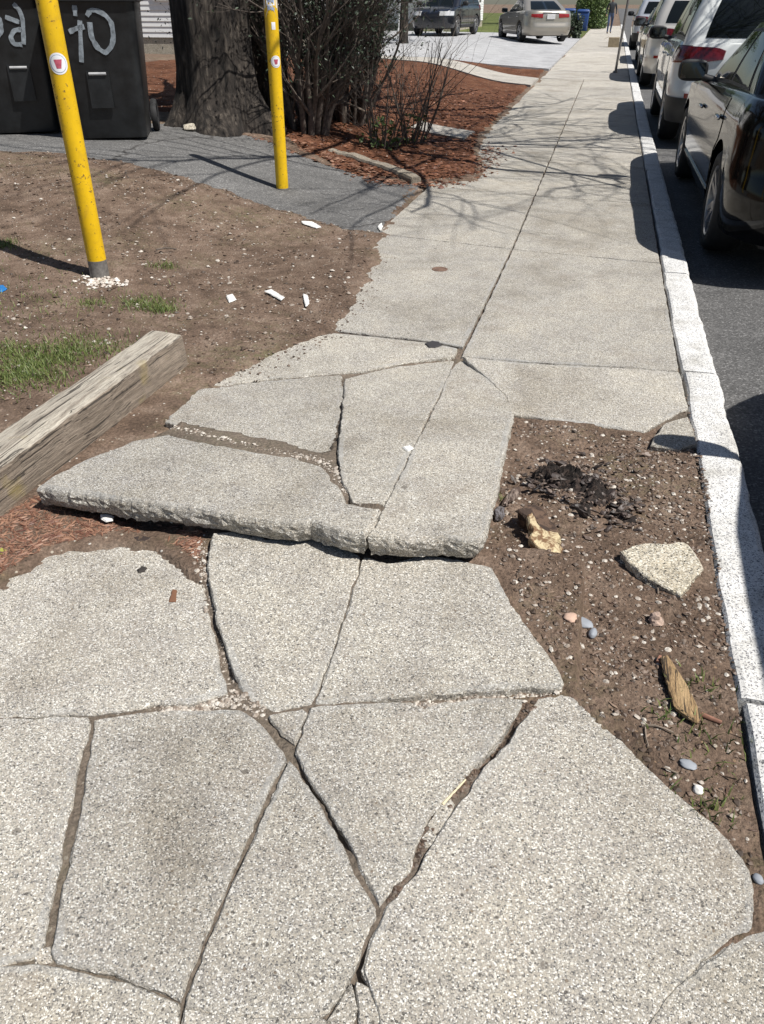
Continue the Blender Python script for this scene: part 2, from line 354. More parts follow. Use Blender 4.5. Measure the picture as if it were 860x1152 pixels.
DEEP = [[at(*p) for p in l] for l in ([(234, 600), (231, 655), (241, 705), (258, 760)], [(384, 440), (379, 500), (391, 562)], [(325, 852), (360, 905), (385, 950)], [(440, 785), (500, 784), (560, 779), (630, 774)], [(575, 815), (540, 858)], [(410, 1075), (398, 1100)])]
FRONT = P0([(43, 546, .08), (150, 565, .1), (262, 590, .1), (350, 590, .1), (412, 602, .11), (537, 608, .11)])
def dline(P, x, y):
    d = np.full(np.shape(x), 1e9)
    for a, b in zip(P[:-1], P[1:]):
        ex, ey = b.x-a.x, b.y-a.y; t = np.clip(((x-a.x)*ex+(y-a.y)*ey)/(ex*ex+ey*ey), 0, 1)
        d = np.minimum(d, (x-a.x-t*ex)**2+(y-a.y-t*ey)**2)
    return np.sqrt(d)
UPPER = [on_plane(px, py, PL_UP) for px, py in [(43, 548), (100, 515), (185, 474), (225, 440), (300, 430), (383, 423), (450, 412), (512, 404), (575, 440), (577, 466), (560, 550), (540, 606), (417, 604), (262, 590), (150, 566)]]
HOLE = at(655, 560)
SLABS = []
def ground_z(x, y):
    x = np.asarray(x, float); y = np.asarray(y, float)
    rag = .05*fbm(x*7, y*7, 3)+.03*fbm(x*25, y*25, 9)
    e = sdist(EXPO, x, y)+rag*np.where(y > 4.6, 1.4, .8)
    d = sdist(DRIVE, x, y)+rag
    cov = 1-sm(-.02, .10, e)
    yz = yard(x, y)
    top = yz+.016+.014*fbm(x*2.1, y*2.1, 1)+.006*fbm(x*9, y*9, 2)
    fill = -.0095+.008*fbm(x*11, y*11, 4)
    low = np.clip((y-1.33)/.6, 0, 1)*.055
    fill = fill+np.where((y < 1.98) & (x < .12) & (x > -1.12), low, 0)
    fill = fill-.014*sm(3.2, 4.2, y)
    for dp in DEEP: fill = fill-.022*np.exp(-(dline(dp, x, y)/.016)**2)*(.75+.5*fbm(x*18, y*18, 15))
    u = sdist(UPPER, x, y); fr = dline(FRONT, x, y)
    up = sm(.0, .05, u)*sm(.05, .17, fr)
    fill = fill+up*np.clip(np.minimum(PL_UP[0]+PL_UP[2]*y, PL_A[0]+PL_A[1]*x+PL_A[2]*y), 0, .2)
    pit = sm(-.02, .25, x+.25-.55*np.clip(1.75-y, 0, 2))*sm(.0, .1, 3.05-y)
    fill = fill+pit*(.004+.013*fbm(x*4, y*4, 8)+.007*fbm(x*16, y*16, 6))
    r2 = (x-HOLE.x)**2+(y-HOLE.y)**2
    fill = fill+.03*np.exp(-r2/.012)*(1+.8*fbm(x*22, y*22, 12))
    z = fill*(1-cov)+top*cov+.003*fbm(x*45, y*45, 7)
    z = z-.06*sm(-.03, .05, d)
    for Pq, (pa, pb, pc) in SLABS:
        a0, a1, b0, b1 = min(p.x for p in Pq), max(p.x for p in Pq), min(p.y for p in Pq), max(p.y for p in Pq)
        mk = (x > a0) & (x < a1) & (y > b0) & (y < b1) & (cov < .6)
        if not mk.any(): continue
        xx, yq = x[mk], y[mk]; q = sdist(Pq, xx, yq); lim = pa+pb*xx+pc*yq-.005-.03*sm(0, .05, q)-.05*sm(0, .5, cov[mk])*0
        z[mk] = np.where(q > .004, np.minimum(z[mk], lim+.03*sm(.2, .6, cov[mk])), z[mk])
    return z
def silt_(x, y):
    e = sdist(EXPO, x, y); pit = sm(-.06, .06, x+.25-.55*np.clip(1.75-y, 0, 2))*sm(.0, .1, 3.08-y); return sm(.0, .12, e)*(1-pit)*(1-.85*sm(3., 5., y))*sm(-2, -1.2, x)
def gz(x, y): return float(ground_z(np.array([x]), np.array([y]))[0])
def steps(lst):
    o = []
    for a, b, st in lst: o += list(np.arange(a, b-1e-6, st))
    return np.array(o+[lst[-1][1]])
def field(name, xs, ys, fn, m, kind='structure'):
    X, Y = np.meshgrid(xs, ys); Z = fn(X, Y); nx = len(xs)
    V = np.stack([X.ravel(), Y.ravel(), Z.ravel()], 1)
    idx = np.arange(len(ys)*nx).reshape(len(ys), nx)
    F = np.stack([idx[:-1, :-1].ravel(), idx[:-1, 1:].ravel(), idx[1:, 1:].ravel(), idx[1:, :-1].ravel()], 1)
    return mobj(name, V.tolist(), F.tolist(), m, None, True, kind)
xs = steps([(-400, -60, 60), (-60, -20, 8), (-20, -8, 1), (-8, -3.6, .06), (-3.6, -2.2, .03), (-2.2, .505, .0145)])
ys = steps([(-6, 0, .5), (0, .3, .1), (.3, 3.6, .0145), (3.6, 5, .025), (5, 9, .04), (9, 14, .1), (14, 30, .6), (30, 90, 6), (90, 700, 60)])
# wide ground under the street and beyond it, out to the horizon
mobj('far_ground', [(.4, -200, -.2), (500, -200, -.2), (500, 900, -.2), (.4, 900, -.2)], [(0, 1, 2, 3)], M['dirt'], None, False, 'structure')
field('road', steps([(.58, 3, .3), (3, 9.2, .6)]), steps([(-8, 40, 1), (40, 300, 20)]), lambda x, y: -.105+.012*fbm(x*.8, y*.5, 3)-.02*np.exp(-((x-.6)/.4)**2), M['road'])
# driveway apron climbing from the sidewalk to the carts
field('driveway', steps([(-12, -5, .25), (-5, -1.25, .05)]), steps([(5.0, 10.5, .05)]),
      lambda x, y: yard(x, y)+.004+.006*fbm(x*1.5, y*1.5, 21)-.10*sm(.0, .12, -sdist(DRIVE, x, y)-.03), M['drive'])
# mulch beds
MULCH = P0([(350, 178, .1), (400, 194, .05), (440, 201, .02), (470, 206), (500, 205)])+[Vector(p+(0,)) for p in [(-1.15, 7.95), (-1.06, 8.2), (-1.08, 8.6), (-1.3, 9.7), (-1.41, 11), (-1.41, 24.6), (-9, 26), (-9, 9.5), (-3.6, 9.0)]]
def mulch_z(x, y):
    e = sdist(MULCH, x, y)+.07*fbm(x*6, y*6, 31)+.03*fbm(x*22, y*22, 32)
    return yard(x, y)-.05+.085*sm(-.05, .14, e)+.018*fbm(x*7, y*7, 33)+.012*fbm(x*26, y*26, 34)
field('mulch_bed', steps([(-10, -5, .2), (-5, -3, .05), (-3, -.95, .025)]), steps([(7.0, 11, .025), (11, 14, .05), (14, 26, .15)]), mulch_z, M['mulch'])
def sheet(name, q, off, m, nx=12, ny=12, dz=None, kind='structure', th=.05):
    q = [Vector((p[0], p[1], 0)) for p in q]; V = []
    for lvl in (0, -th):
        for j in range(ny+1):
            for i in range(nx+1):
                p = (q[0].lerp(q[1], i/nx)).lerp(q[3].lerp(q[2], i/nx), j/ny); p.z = float(yard(p.x, p.y))+off+lvl; V.append(p)
    w = nx+1; K = w*(ny+1)
    F = [(j*w+i, j*w+i+1, j*w+w+i+1, j*w+w+i) for j in range(ny) for i in range(nx)]
    rim = list(range(w))+[j*w+nx for j in range(1, ny+1)]+[ny*w+i for i in range(nx-1, -1, -1)]+[j*w for j in range(ny-1, 0, -1)]
    F += [(rim[k], rim[k]+K, rim[(k+1) % len(rim)]+K, rim[(k+1) % len(rim)]) for k in range(len(rim))]
    return mobj(name, V, F, m, None, False, kind)
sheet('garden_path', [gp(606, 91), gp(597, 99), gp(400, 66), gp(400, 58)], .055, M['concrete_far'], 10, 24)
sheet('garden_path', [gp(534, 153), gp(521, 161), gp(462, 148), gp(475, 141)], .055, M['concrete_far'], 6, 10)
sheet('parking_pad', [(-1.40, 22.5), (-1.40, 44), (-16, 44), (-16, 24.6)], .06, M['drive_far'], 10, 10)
sheet('lawn', [(-1.40, 44.1), (-1.40, 120), (-30, 120), (-30, 44.1)], .05, soil('lawn', [(.05, .07, .02, 1), (.09, .11, .035, 1), (.14, .14, .06, 1)], False, False, .3), 10, 20)

# ------------------------------------------------------------------ sidewalk slabs: every piece traced, given its own tilt and a broken edge
def slab(name, pts, pl=FLAT, th=.12, rough=.0028, m=None, seed=0, inset=-.0021, step=.022, under=.012, world_pts=False, kind='structure', drop=.005, chipk=.010, lip=0):
    P = [Vector(p) if world_pts else on_plane(p[0], p[1], pl) for p in pts]
    if world_pts: P = [Vector((p.x, p.y, pl[0]+pl[1]*p.x+pl[2]*p.y)) for p in P]
    A = sum(P[i].x*P[(i+1) % len(P)].y-P[(i+1) % len(P)].x*P[i].y for i in range(len(P)))
    if A < 0: P.reverse()
    if kind == 'structure' and min(p.y for p in P) < 6: SLABS.append(([p.copy() for p in P], pl))
    Q = []
    for i, p in enumerate(P):
        q = P[(i+1) % len(P)]; n = max(1, int((q-p).length/step))
        near = min(p.y, q.y) < 7
        if min(p.y, q.y) < 3.2 and step > .013: n = max(1, int((q-p).length/.013))
        if not near: n = max(1, n//6)
        for k in range(n): Q.append(p.lerp(q, k/n))
    N = len(Q); nr = []
    for i in range(N):
        t = Q[(i+1) % N]-Q[i-1]; v = Vector((t.y, -t.x, 0))
        nr.append(v.normalized() if v.length > 1e-7 else Vector((1, 0, 0)))      # outward
    JG = [Vector((n1(q.x*19, q.y*19, 44)*1.5+n1(q.x*52, q.y*52, 45)+.6*n1(q.x*120, q.y*120, 43), n1(q.x*19+31, q.y*19, 46)*1.5+n1(q.x*52+11, q.y*52, 48)+.6*n1(q.x*120, q.y*120+7, 42), 0))*rough*.75 for q in Q]
    a, b, c = pl
    def zt(p): return a+b*p.x+c*p.y
    def ring(off, dz, amp, k, dzn=0):
        o = []
        for i, q in enumerate(Q):
            nz = n1(q.x*24+seed*3.3+k*.45, q.y*24+k*.6, 40)*.45+n1(q.x*75, q.y*75+k*3, 41+k)*.4+n1(q.x*160, q.y*160+k*3, 61+k)*.25
            chip = max(0, n1(q.x*17+seed*7.7, q.y*17, 47)-.25)**1.5*chipk
            p = q+JG[i]*(1 if k < 3 else .5)+nr[i]*(off+amp*nz-chip*(1 if k < 2 else .35)); p.z = zt(p)-dz-dzn*abs(nz); o.append(p)
        return o
    RI = []
    if min(q.y for q in Q) < 5 and kind == 'structure':
        for i in range(0, N, 2):
            q = Q[i]; w_ = .018+.022*(.5+.5*n1(q.x*6, q.y*6, 49)); p_ = q-nr[i]*w_; RI.append(p_)
        dd = sdist(Q, [p.x for p in RI], [p.y for p in RI]); RI = [p for p, d_ in zip(RI, dd) if d_ > .014]
    R0 = ring(-inset-.002-lip, 0, .002, 1); R1 = ring(-inset-lip*.35, drop*.3, .002, 1, .003); R2 = ring(-inset+.002, drop, .003, 2, .004)
    LR = [ring(-inset+.002-under*2*max(0, f-.35)**1.3, drop+(th-drop)*f, under*(.5+.5*f), 3+q_, .006) for q_, f in enumerate((.18, .36, .55, .78, 1.))]
    V = R0+R1+R2+sum(LR, [])
    cdt = delaunay_2d_cdt([Vector((p.x, p.y)) for p in R0]+[Vector((p.x, p.y)) for p in RI], [], [list(range(N))], 1, 1e-7)
    F = []
    vid = []
    for i, co_ in enumerate(cdt[0]):
        if cdt[3][i] and cdt[3][i][0] < N: vid.append(cdt[3][i][0])
        else: q = Vector((co_.x, co_.y, 0)); q.z = zt(q); vid.append(len(V)); V.append(q)
    for t in ([vid[i] for i in f] for f in cdt[2]):
        n = (V[t[1]]-V[t[0]]).cross(V[t[2]]-V[t[0]])
        F.append(tuple(t) if n.z > 0 else (t[0], t[2], t[1]))
    for k in range(7):
        for i in range(N):
            j = (i+1) % N; F.append((k*N+i, k*N+N+i, k*N+N+j, k*N+j))
    ob = mobj(name, V, F, m or M['concrete'], None, False, kind); ra_ = ob.data.attributes.new('rim', 'FLOAT', 'POINT')
    ra_.data.foreach_set('value', [1. if (i < 2*N and RI) else 0. for i in range(len(V))]); return ob
B = 1400
slab('sidewalk_slab', [(-300, 818), (0, 805), (100, 801), (150, 796), (178, 790), (215, 790), (254, 778), (246, 745), (240, 715), (233, 690), (229, 660), (222, 640), (205, 608), (60, 585), (-300, 600)], FLAT, seed=1)
slab('sidewalk_slab', [(-300, 824), (0, 810), (60, 807), (97, 806), (101, 813), (88, 850), (75, 920), (62, 990), (45, 1060), (37, 1076), (0, 1083), (-300, 1100)], FLAT, seed=2)
slab('sidewalk_slab', [(108, 810), (150, 803), (200, 800), (240, 799), (270, 800), (290, 812), (317, 845), (321, 853), (300, 888), (270, 958), (240, 1028), (212, 1093), (203, 1122), (150, 1103), (122, 1090), (66, 1083), (58, 1070), (62, 1050), (80, 970), (97, 880)], FLAT, seed=3)
slab('sidewalk_slab', [(-300, 1107), (0, 1087), (50, 1088), (110, 1099), (150, 1110), (199, 1129), (190, 1200), (150, B), (-300, B)], FLAT, seed=4)
slab('sidewalk_slab', [(208, 1134), (280, 1144), (355, 1147), (366, 1150), (370, 1160), (340, B), (160, B), (196, 1200)], FLAT, seed=5)
slab('sidewalk_slab', [(327, 857), (335, 868), (358, 905), (383, 950), (402, 990), (420, 1020), (420, 1031), (405, 1062), (397, 1086), (386, 1110), (360, 1143), (280, 1141), (211, 1130), (219, 1098), (247, 1033), (277, 963), (307, 893)], FLAT, seed=6)
slab('sidewalk_slab', [(304, 806), (341, 798), (345, 801), (332, 836), (318, 825)], FLAT, seed=7, step=.012, rough=.003)
slab('sidewalk_slab', [(351, 796), (400, 792), (462, 790), (478, 797), (500, 790), (560, 785), (588, 788), (578, 806), (556, 837), (527, 866), (500, 897), (480, 918), (467, 950), (459, 976), (440, 1000), (428, 1017), (413, 985), (393, 945), (368, 905), (348, 872), (334, 847)], FLAT, seed=8)
slab('sidewalk_slab', [(606, 785), (640, 780), (660, 800), (700, 835), (755, 890), (800, 925), (835, 965), (848, 1000), (847, 1044), (830, 1052), (790, 1080), (755, 1115), (728, 1150), (700, 1200), (640, B), (420, B), (432, 1160), (421, 1118), (409, 1090), (417, 1056), (435, 1023), (466, 985), (480, 960), (492, 942), (514, 912), (543, 870), (573, 835), (594, 805)], FLAT, seed=9)
slab('sidewalk_slab', [(731, 1152), (758, 1118), (792, 1084), (832, 1056), (862, 1047), (868, 1047), (905, B), (650, B), (704, 1200)], FLAT, seed=10)
FRAG = ['long broken concrete fragment wedged in the diagonal crack, upper of the pair', 'small broken concrete fragment wedged in the diagonal crack, lower of the pair',
        'broken concrete fragment left of the crack where it leaves the bottom of the photo', 'broken concrete fragment right of the crack where it leaves the bottom of the photo',
        'little square concrete fragment in the dirt-filled joint at the lower left']
for k, pt in enumerate([[(486, 938), (481, 928), (493, 908), (507, 899), (511, 905), (499, 927)], [(478, 950), (475, 942), (482, 934), (491, 940), (486, 948)],
                        [(370, 1148), (395, 1108), (399, 1140), (394, 1158)], [(402, 1106), (413, 1112), (427, 1148), (406, 1158)], [(40, 1083), (37, 1070), (54, 1066), (58, 1082)]]):
    tag(slab('concrete_fragment', pt, (-.004, 0, 0), th=.05, seed=20+k, step=.009, rough=.002, kind=None), FRAG[k], 'concrete fragment')
slab('sidewalk_slab', [(240, 600), (282, 597), (300, 607), (345, 606), (372, 606), (404, 625), (402, 640), (389, 680), (371, 735), (350, 791), (330, 795), (308, 800), (285, 790), (270, 770), (258, 735), (246, 700), (236, 650), (236, 620)], PL_LOW, seed=11)
slab('sidewalk_slab', [(410, 628), (440, 634), (475, 625), (520, 631), (552, 640), (560, 650), (575, 680), (600, 715), (625, 750), (634, 766), (630, 772), (580, 772), (545, 775), (500, 778), (470, 781), (430, 785), (400, 787), (356, 791), (376, 735), (394, 680), (406, 640)], PL_LOW, seed=12)
# lifted slabs
slab('sidewalk_slab', [(43, 547), (50, 540), (100, 515), (150, 495), (190, 489), (230, 497), (280, 507), (330, 514), (362, 525), (380, 545), (392, 566), (429, 571), (412, 601), (385, 597), (366, 592), (350, 585), (336, 588), (300, 585), (262, 579), (235, 573), (200, 569), (150, 563), (80, 553)], PL_A, th=.074, rough=.006, seed=13, under=.014, drop=.016, lip=.010)
slab('sidewalk_slab', [(186, 474), (226, 438), (300, 429), (383, 422), (386, 440), (381, 470), (377, 500), (374, 513), (360, 516), (330, 507), (280, 497), (240, 490), (215, 484)], PL_B, seed=14, rough=.007)
slab('sidewalk_slab', [(389, 426), (410, 421), (450, 412), (512, 405), (505, 420), (480, 470), (455, 520), (440, 550), (432, 567), (398, 564), (386, 540), (381, 515), (383, 490), (386, 460)], PL_UP, seed=15)
slab('sidewalk_slab', [(519, 404), (547, 425), (569.6, 446), (577.6, 466), (569, 500), (559, 550), (546, 598), (538, 607), (500, 604), (460, 606), (417, 602), (434, 568), (445, 545), (462, 510), (485, 465), (508, 415)], PL_UP, th=.072, rough=.0045, seed=16, under=.013, drop=.014, lip=.004)
slab('sidewalk_slab', [(522, 402), (600, 409), (700, 414), (764, 419), (774, 460), (760, 465), (735, 478), (724, 485), (650, 475), (578, 466), (570, 446), (548, 425)], FLAT, seed=17)
tag(slab('concrete_fragment', [(733, 500), (738, 488), (750, 476), (774, 468), (784, 498), (765, 505)], (.010, 0, 0), seed=18, kind=None), 'broken slab corner between the bare soil and the kerb, half in shadow', 'concrete fragment')
slab('sidewalk_slab', [(190, 420), (325, 362), (368, 374), (400, 377), (440, 381), (490, 387), (514, 392), (511, 400), (450, 408), (412, 416), (386, 419), (300, 426), (228, 436)], FLAT, seed=19)
# regular panels, two columns
jl = [3.60, 5.58, 7.42, 9.22, 11.05, 12.9, 14.75, 16.6, 18.45, 20.2]; jr = [3.62, 5.46, 7.30, 9.10, 10.95, 12.8, 14.65, 16.5, 18.35, 20.1]
g = .010
for k in range(9):
    a, b = jl[k], jl[k+1]
    if k == 0: pl_ = [on_plane(520, 390, FLAT), on_plane(490, 384, FLAT), on_plane(440, 378, FLAT), on_plane(368, 370, FLAT), Vector((-1.9, a+.25, 0)), Vector((SWL-.1, b+.18, 0)), Vector((CTR-g, b-g, 0))]
    else: pl_ = [(CTR-g, a+g*1.5, 0), (SWL-.05, a+g*1.5+.18, 0), (SWL-.02, b-g*1.5+.18, 0), (CTR-g, b-g*1.5, 0)]
    slab('sidewalk_slab', pl_, (0, 0, 0), world_pts=True, seed=30+k, rough=.003)
    a, b = jr[k], jr[k+1]
    slab('sidewalk_slab', [on_plane(521, 400, FLAT), on_plane(600, 407, FLAT), on_plane(700, 412, FLAT), on_plane(763, 417, FLAT), (KRB-.02, b-g, 0), (CTR+g, b+.1-g, 0)] if k == 0 else
         [(CTR+g, a+.1+g*1.5, 0), (KRB-.02, a+g*1.5, 0), (KRB-.02, b-g*1.5, 0), (CTR+g, b+.1-g*1.5, 0)], (0, 0, 0), world_pts=True, seed=50+k, rough=.003)
yy = 20.25
for k in range(16):
    n = yy+2.4+k*.4
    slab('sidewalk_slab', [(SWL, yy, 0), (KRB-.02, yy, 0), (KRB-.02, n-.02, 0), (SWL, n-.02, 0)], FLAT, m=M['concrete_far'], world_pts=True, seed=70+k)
    yy = n
gr_ = field('ground', xs, ys, ground_z, M['dirt']); X_, Y_ = np.meshgrid(xs, ys); gr_.data.attributes.new('silt', 'FLOAT', 'POINT').data.foreach_set('value', silt_(X_, Y_).ravel().astype(np.float32))
# granite kerb stones
def kerb(y0, y1, seed):
    n = max(4, int((y1-y0)/(.04 if y0 < 6 else .25))); prof = [(0, -.3), (0, -.012), (.008, -.002), (.02, 0), (.135, 0), (.152, -.006), (.16, -.02), (.168, -.16), (.168, -.3)]
    V = []; F = []; w = len(prof)
    for i in range(n+1):
        y = y0+.006+(y1-y0-.012)*i/n; dx = .010*n1(y*.6, seed, 3)+.006*n1(y*7, seed, 61); e = .007*max(0, n1(y*4, seed, 62))+.003*n1(y*30, seed, 66)
        for k, (x, z) in enumerate(prof):
            V.append((KRB+x+(dx if k < 4 else dx*.4-(e if k in (4, 5, 6) else 0)), y, z+.004*n1(y*5, seed+k*.3, 63)-(e*.5 if k in (5, 6) else 0)))
    F = [(i*w+k, i*w+k+1, i*w+w+k+1, i*w+w+k) for i in range(n) for k in range(w-1)]
    F += [tuple(range(w-1, -1, -1)), tuple(n*w+k for k in range(w))]
    mobj('kerb', V, F, M['granite'], None, False, 'structure')
ky = -4.5; kk = [.9, 2.42, 1.72-.22, 1.95, 2.3, 1.9, 2.2]
ylist = [-4, -2.2, -.4, 1.53, 3.62, 5.25, 7.1, 9.0, 11.2, 13.3, 15.3, 17.6, 19.8, 22, 24.5, 27, 30, 34, 38, 43, 49, 56, 64, 74]
for i in range(len(ylist)-1): kerb(ylist[i], ylist[i+1], i)
# ------------------------------------------------------------------ timber along the dirt strip
def timber():
    far_b = at(213, 414, .0); near_b = at(0, 587, .0)
    d = (near_b-far_b).normalized(); n = Vector((-d.y, d.x, 0))           # towards the yard?
    if n.x > 0: n = -n
    Wd, Ht, Ln = .165, .165, 1.9
    t = thing('landscape_timber', 'weathered grey squared timber lying between the dirt yard and the broken slabs', 'timber', far_b+d*.9)
    NL, prof = 90, []
    for (u, v) in [(0, -.05), (0, .05), (0, .150), (.003, .163), (.012, .167), (.06, .168), (.11, .167), (.155, .165), (.165, .157), (.166, .10), (.165, -.05)]: prof.append((u, v))
    V = []; w = len(prof)
    for i in range(NL+1):
        s = Ln*i/NL; wob = .006*n1(s*3, 1, 90)
        for k, (u, v) in enumerate(prof):
            e = 0
            if k in (2, 3, 4): e = .010*max(0, n1(s*9, 3, 91))+.004*abs(n1(s*40, k, 92))
            du = e*.8+.003*n1(s*25, k*2.3, 93)+.006*n1(s*4, k*.2, 97); dv = -e+.003*n1(s*18, k*1.7, 94)+(.010*n1(s*2.3, .4, 95) if v > .1 else 0)
            if i == 0: du += .006 if k < 5 else -.004
            p = far_b+d*(s+(.012*n1(u*30, v*30, 96) if i == 0 else 0))+n*(u+du+wob)+Vector((0, 0, v+dv-(.004 if i == 0 and v > .14 else 0))); V.append(p)
    F = [(i*w+k, i*w+k+1, i*w+w+k+1, i*w+w+k) for i in range(NL) for k in range(w-1)]
    F += [tuple(range(w-1, -1, -1)), tuple(NL*w+k for k in range(w))]
    V = [p-(far_b+d*.9) for p in V]
    ang = math.atan2(d.y, d.x); Rm = Matrix.Rotation(-ang, 3, 'Z'); V = [Rm @ p for p in V]; t.rotation_euler.z = ang
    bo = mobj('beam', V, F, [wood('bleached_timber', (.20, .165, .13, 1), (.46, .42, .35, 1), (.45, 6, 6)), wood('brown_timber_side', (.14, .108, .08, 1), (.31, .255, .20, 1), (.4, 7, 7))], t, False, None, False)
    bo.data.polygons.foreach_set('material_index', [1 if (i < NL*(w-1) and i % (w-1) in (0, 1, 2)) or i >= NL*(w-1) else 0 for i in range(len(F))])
timber()

# ------------------------------------------------------------------ two yellow pipe posts
def sticker(par, px_c, ang, zc, rad, r, m, n=24, off=.0012, shape=None):
    pass
def pipe_post(base, hgt, r, label, group, extras, foot=.06):
    t = thing('pipe_post', label, 'post', base, 0, group)
    a = MB(); nz = 50
    prof = []
    for i in range(nz+1):
        z = foot+(hgt-foot)*i/nz
        prof.append((r, z))
    prof += [(r-.004, hgt), (r*.6, hgt+.018), (.0005, hgt+.024)]
    a.lathe(prof, None, 40); a.build('pipe', M['yellow'], t, True, None, False)
    b = MB(); b.lathe([(r*1.02, -.25), (r*1.03, -.01), (r*1.02, foot*.5), (r*1.005, foot+.001), (r*.95, foot+.002)], None, 40)
    b.build('pipe_foot', M['steel'], t, True, None, False)
    view = math.atan2(-base.y, -base.x)
    def patch(name, aoff, zc, outline, m, off):
        c = MB(); V = []
        pts = [(0, 0)]+outline; rr = r+off
        V = []; F = []; n = len(outline); rings = 6
        for k in range(rings+1):
            for (u, v) in outline:
                th = view+aoff+u*k/rings/rr; V.append((rr*math.cos(th), rr*math.sin(th), zc+v*k/rings))
        for k in range(rings):
            for i in range(n): F.append((k*n+i, k*n+(i+1) % n, k*n+n+(i+1) % n, k*n+n+i))
        return mobj(name, V, F, m, t, True, None, False)
    circ = lambda R_: [(R_*math.cos(2*math.pi*k/28), R_*math.sin(2*math.pi*k/28)) for k in range(28)]
    extras(patch, circ, r)
    return t
M['st_white'] = flat('white_sticker', (.75, .76, .78, 1), .5, var=.05)
M['st_blue'] = flat('grey_blue_print', (.30, .36, .48, 1), .6, var=.3, sc=90)
M['st_red'] = flat('faded_red_print', (.42, .08, .12, 1), .6, var=.3, sc=60)
def logo(patch, circ, aoff, zc, Rr):
    patch('round_sticker', aoff, zc, circ(Rr), M['st_white'], .0012)
    ri = patch('printed_ring', aoff, zc, circ(Rr*.84), M['st_blue'], .0017)
    patch('sticker_face', aoff, zc, circ(Rr*.78), M['st_white'], .0021)
    q_ = [(-.42, .40), (-.24, -.42), (.22, -.42), (.42, .42)]
    patch('sticker_emblem', aoff, zc-.001, [(Rr*(q_[i][0]+(q_[(i+1) % 4][0]-q_[i][0])*k/10), Rr*(q_[i][1]+(q_[(i+1) % 4][1]-q_[i][1])*k/10)) for i in range(4) for k in range(10)], M['st_red'], .0027)
b1 = at(114, 317, 0); b1.z = gz(b1.x, b1.y)-.005
b2 = gp(318, 213, .004)
def zpost(b, py):                      # height on the post seen at a photo row
    lo, hi = 0., 3.
    for _ in range(40):
        z = (lo+hi)/2; v = Vector((b.x, b.y, b.z+z-H)); yy_ = -SY*v.x+CY*v.y
        dep = yy_*CP-v.z*SP; row = 576+FPX*(-yy_*SP-v.z*CP)/dep
        if row > py: lo = z
        else: hi = z
    return (lo+hi)/2
def ex1(patch, circ, r): logo(patch, circ, -.05, zpost(b1, 71), .05)
def ex2(patch, circ, r):
    logo(patch, circ, .28, zpost(b2, 69), .042)
    z0 = zpost(b2, 20)
    patch('white_wrap', 0, z0+.10, [(-.16, -.10), (-.05, -.098), (.05, -.103), (.16, -.1), (.16, .1), (-.16, .1)], M['st_white'], .0012)
    patch('white_tag', .18, zpost(b2, 29), [(-.012, -.025), (.018, -.025), (.018, .025), (-.012, .025)], M['st_white'], .002)
    pts = [(-.03+.006*k, .018*math.sin(k*1.9)) for k in range(11)]
    for q in range(2): patch('scribble', .0, z0+.06+q*.05, [(u, v) for u, v in pts]+[(u, v+.006) for u, v in reversed(pts)], M['st_blue'], .0017)
pipe_post(b1, 1.80, .054, 'dented yellow pipe post standing in the dirt with white pebbles round its grey foot', 'yellow pipe posts', ex1, .10)
pipe_post(b2, 1.78, .052, 'yellow pipe post with a white wrap near its top, standing on the asphalt driveway', 'yellow pipe posts', ex2, .012)

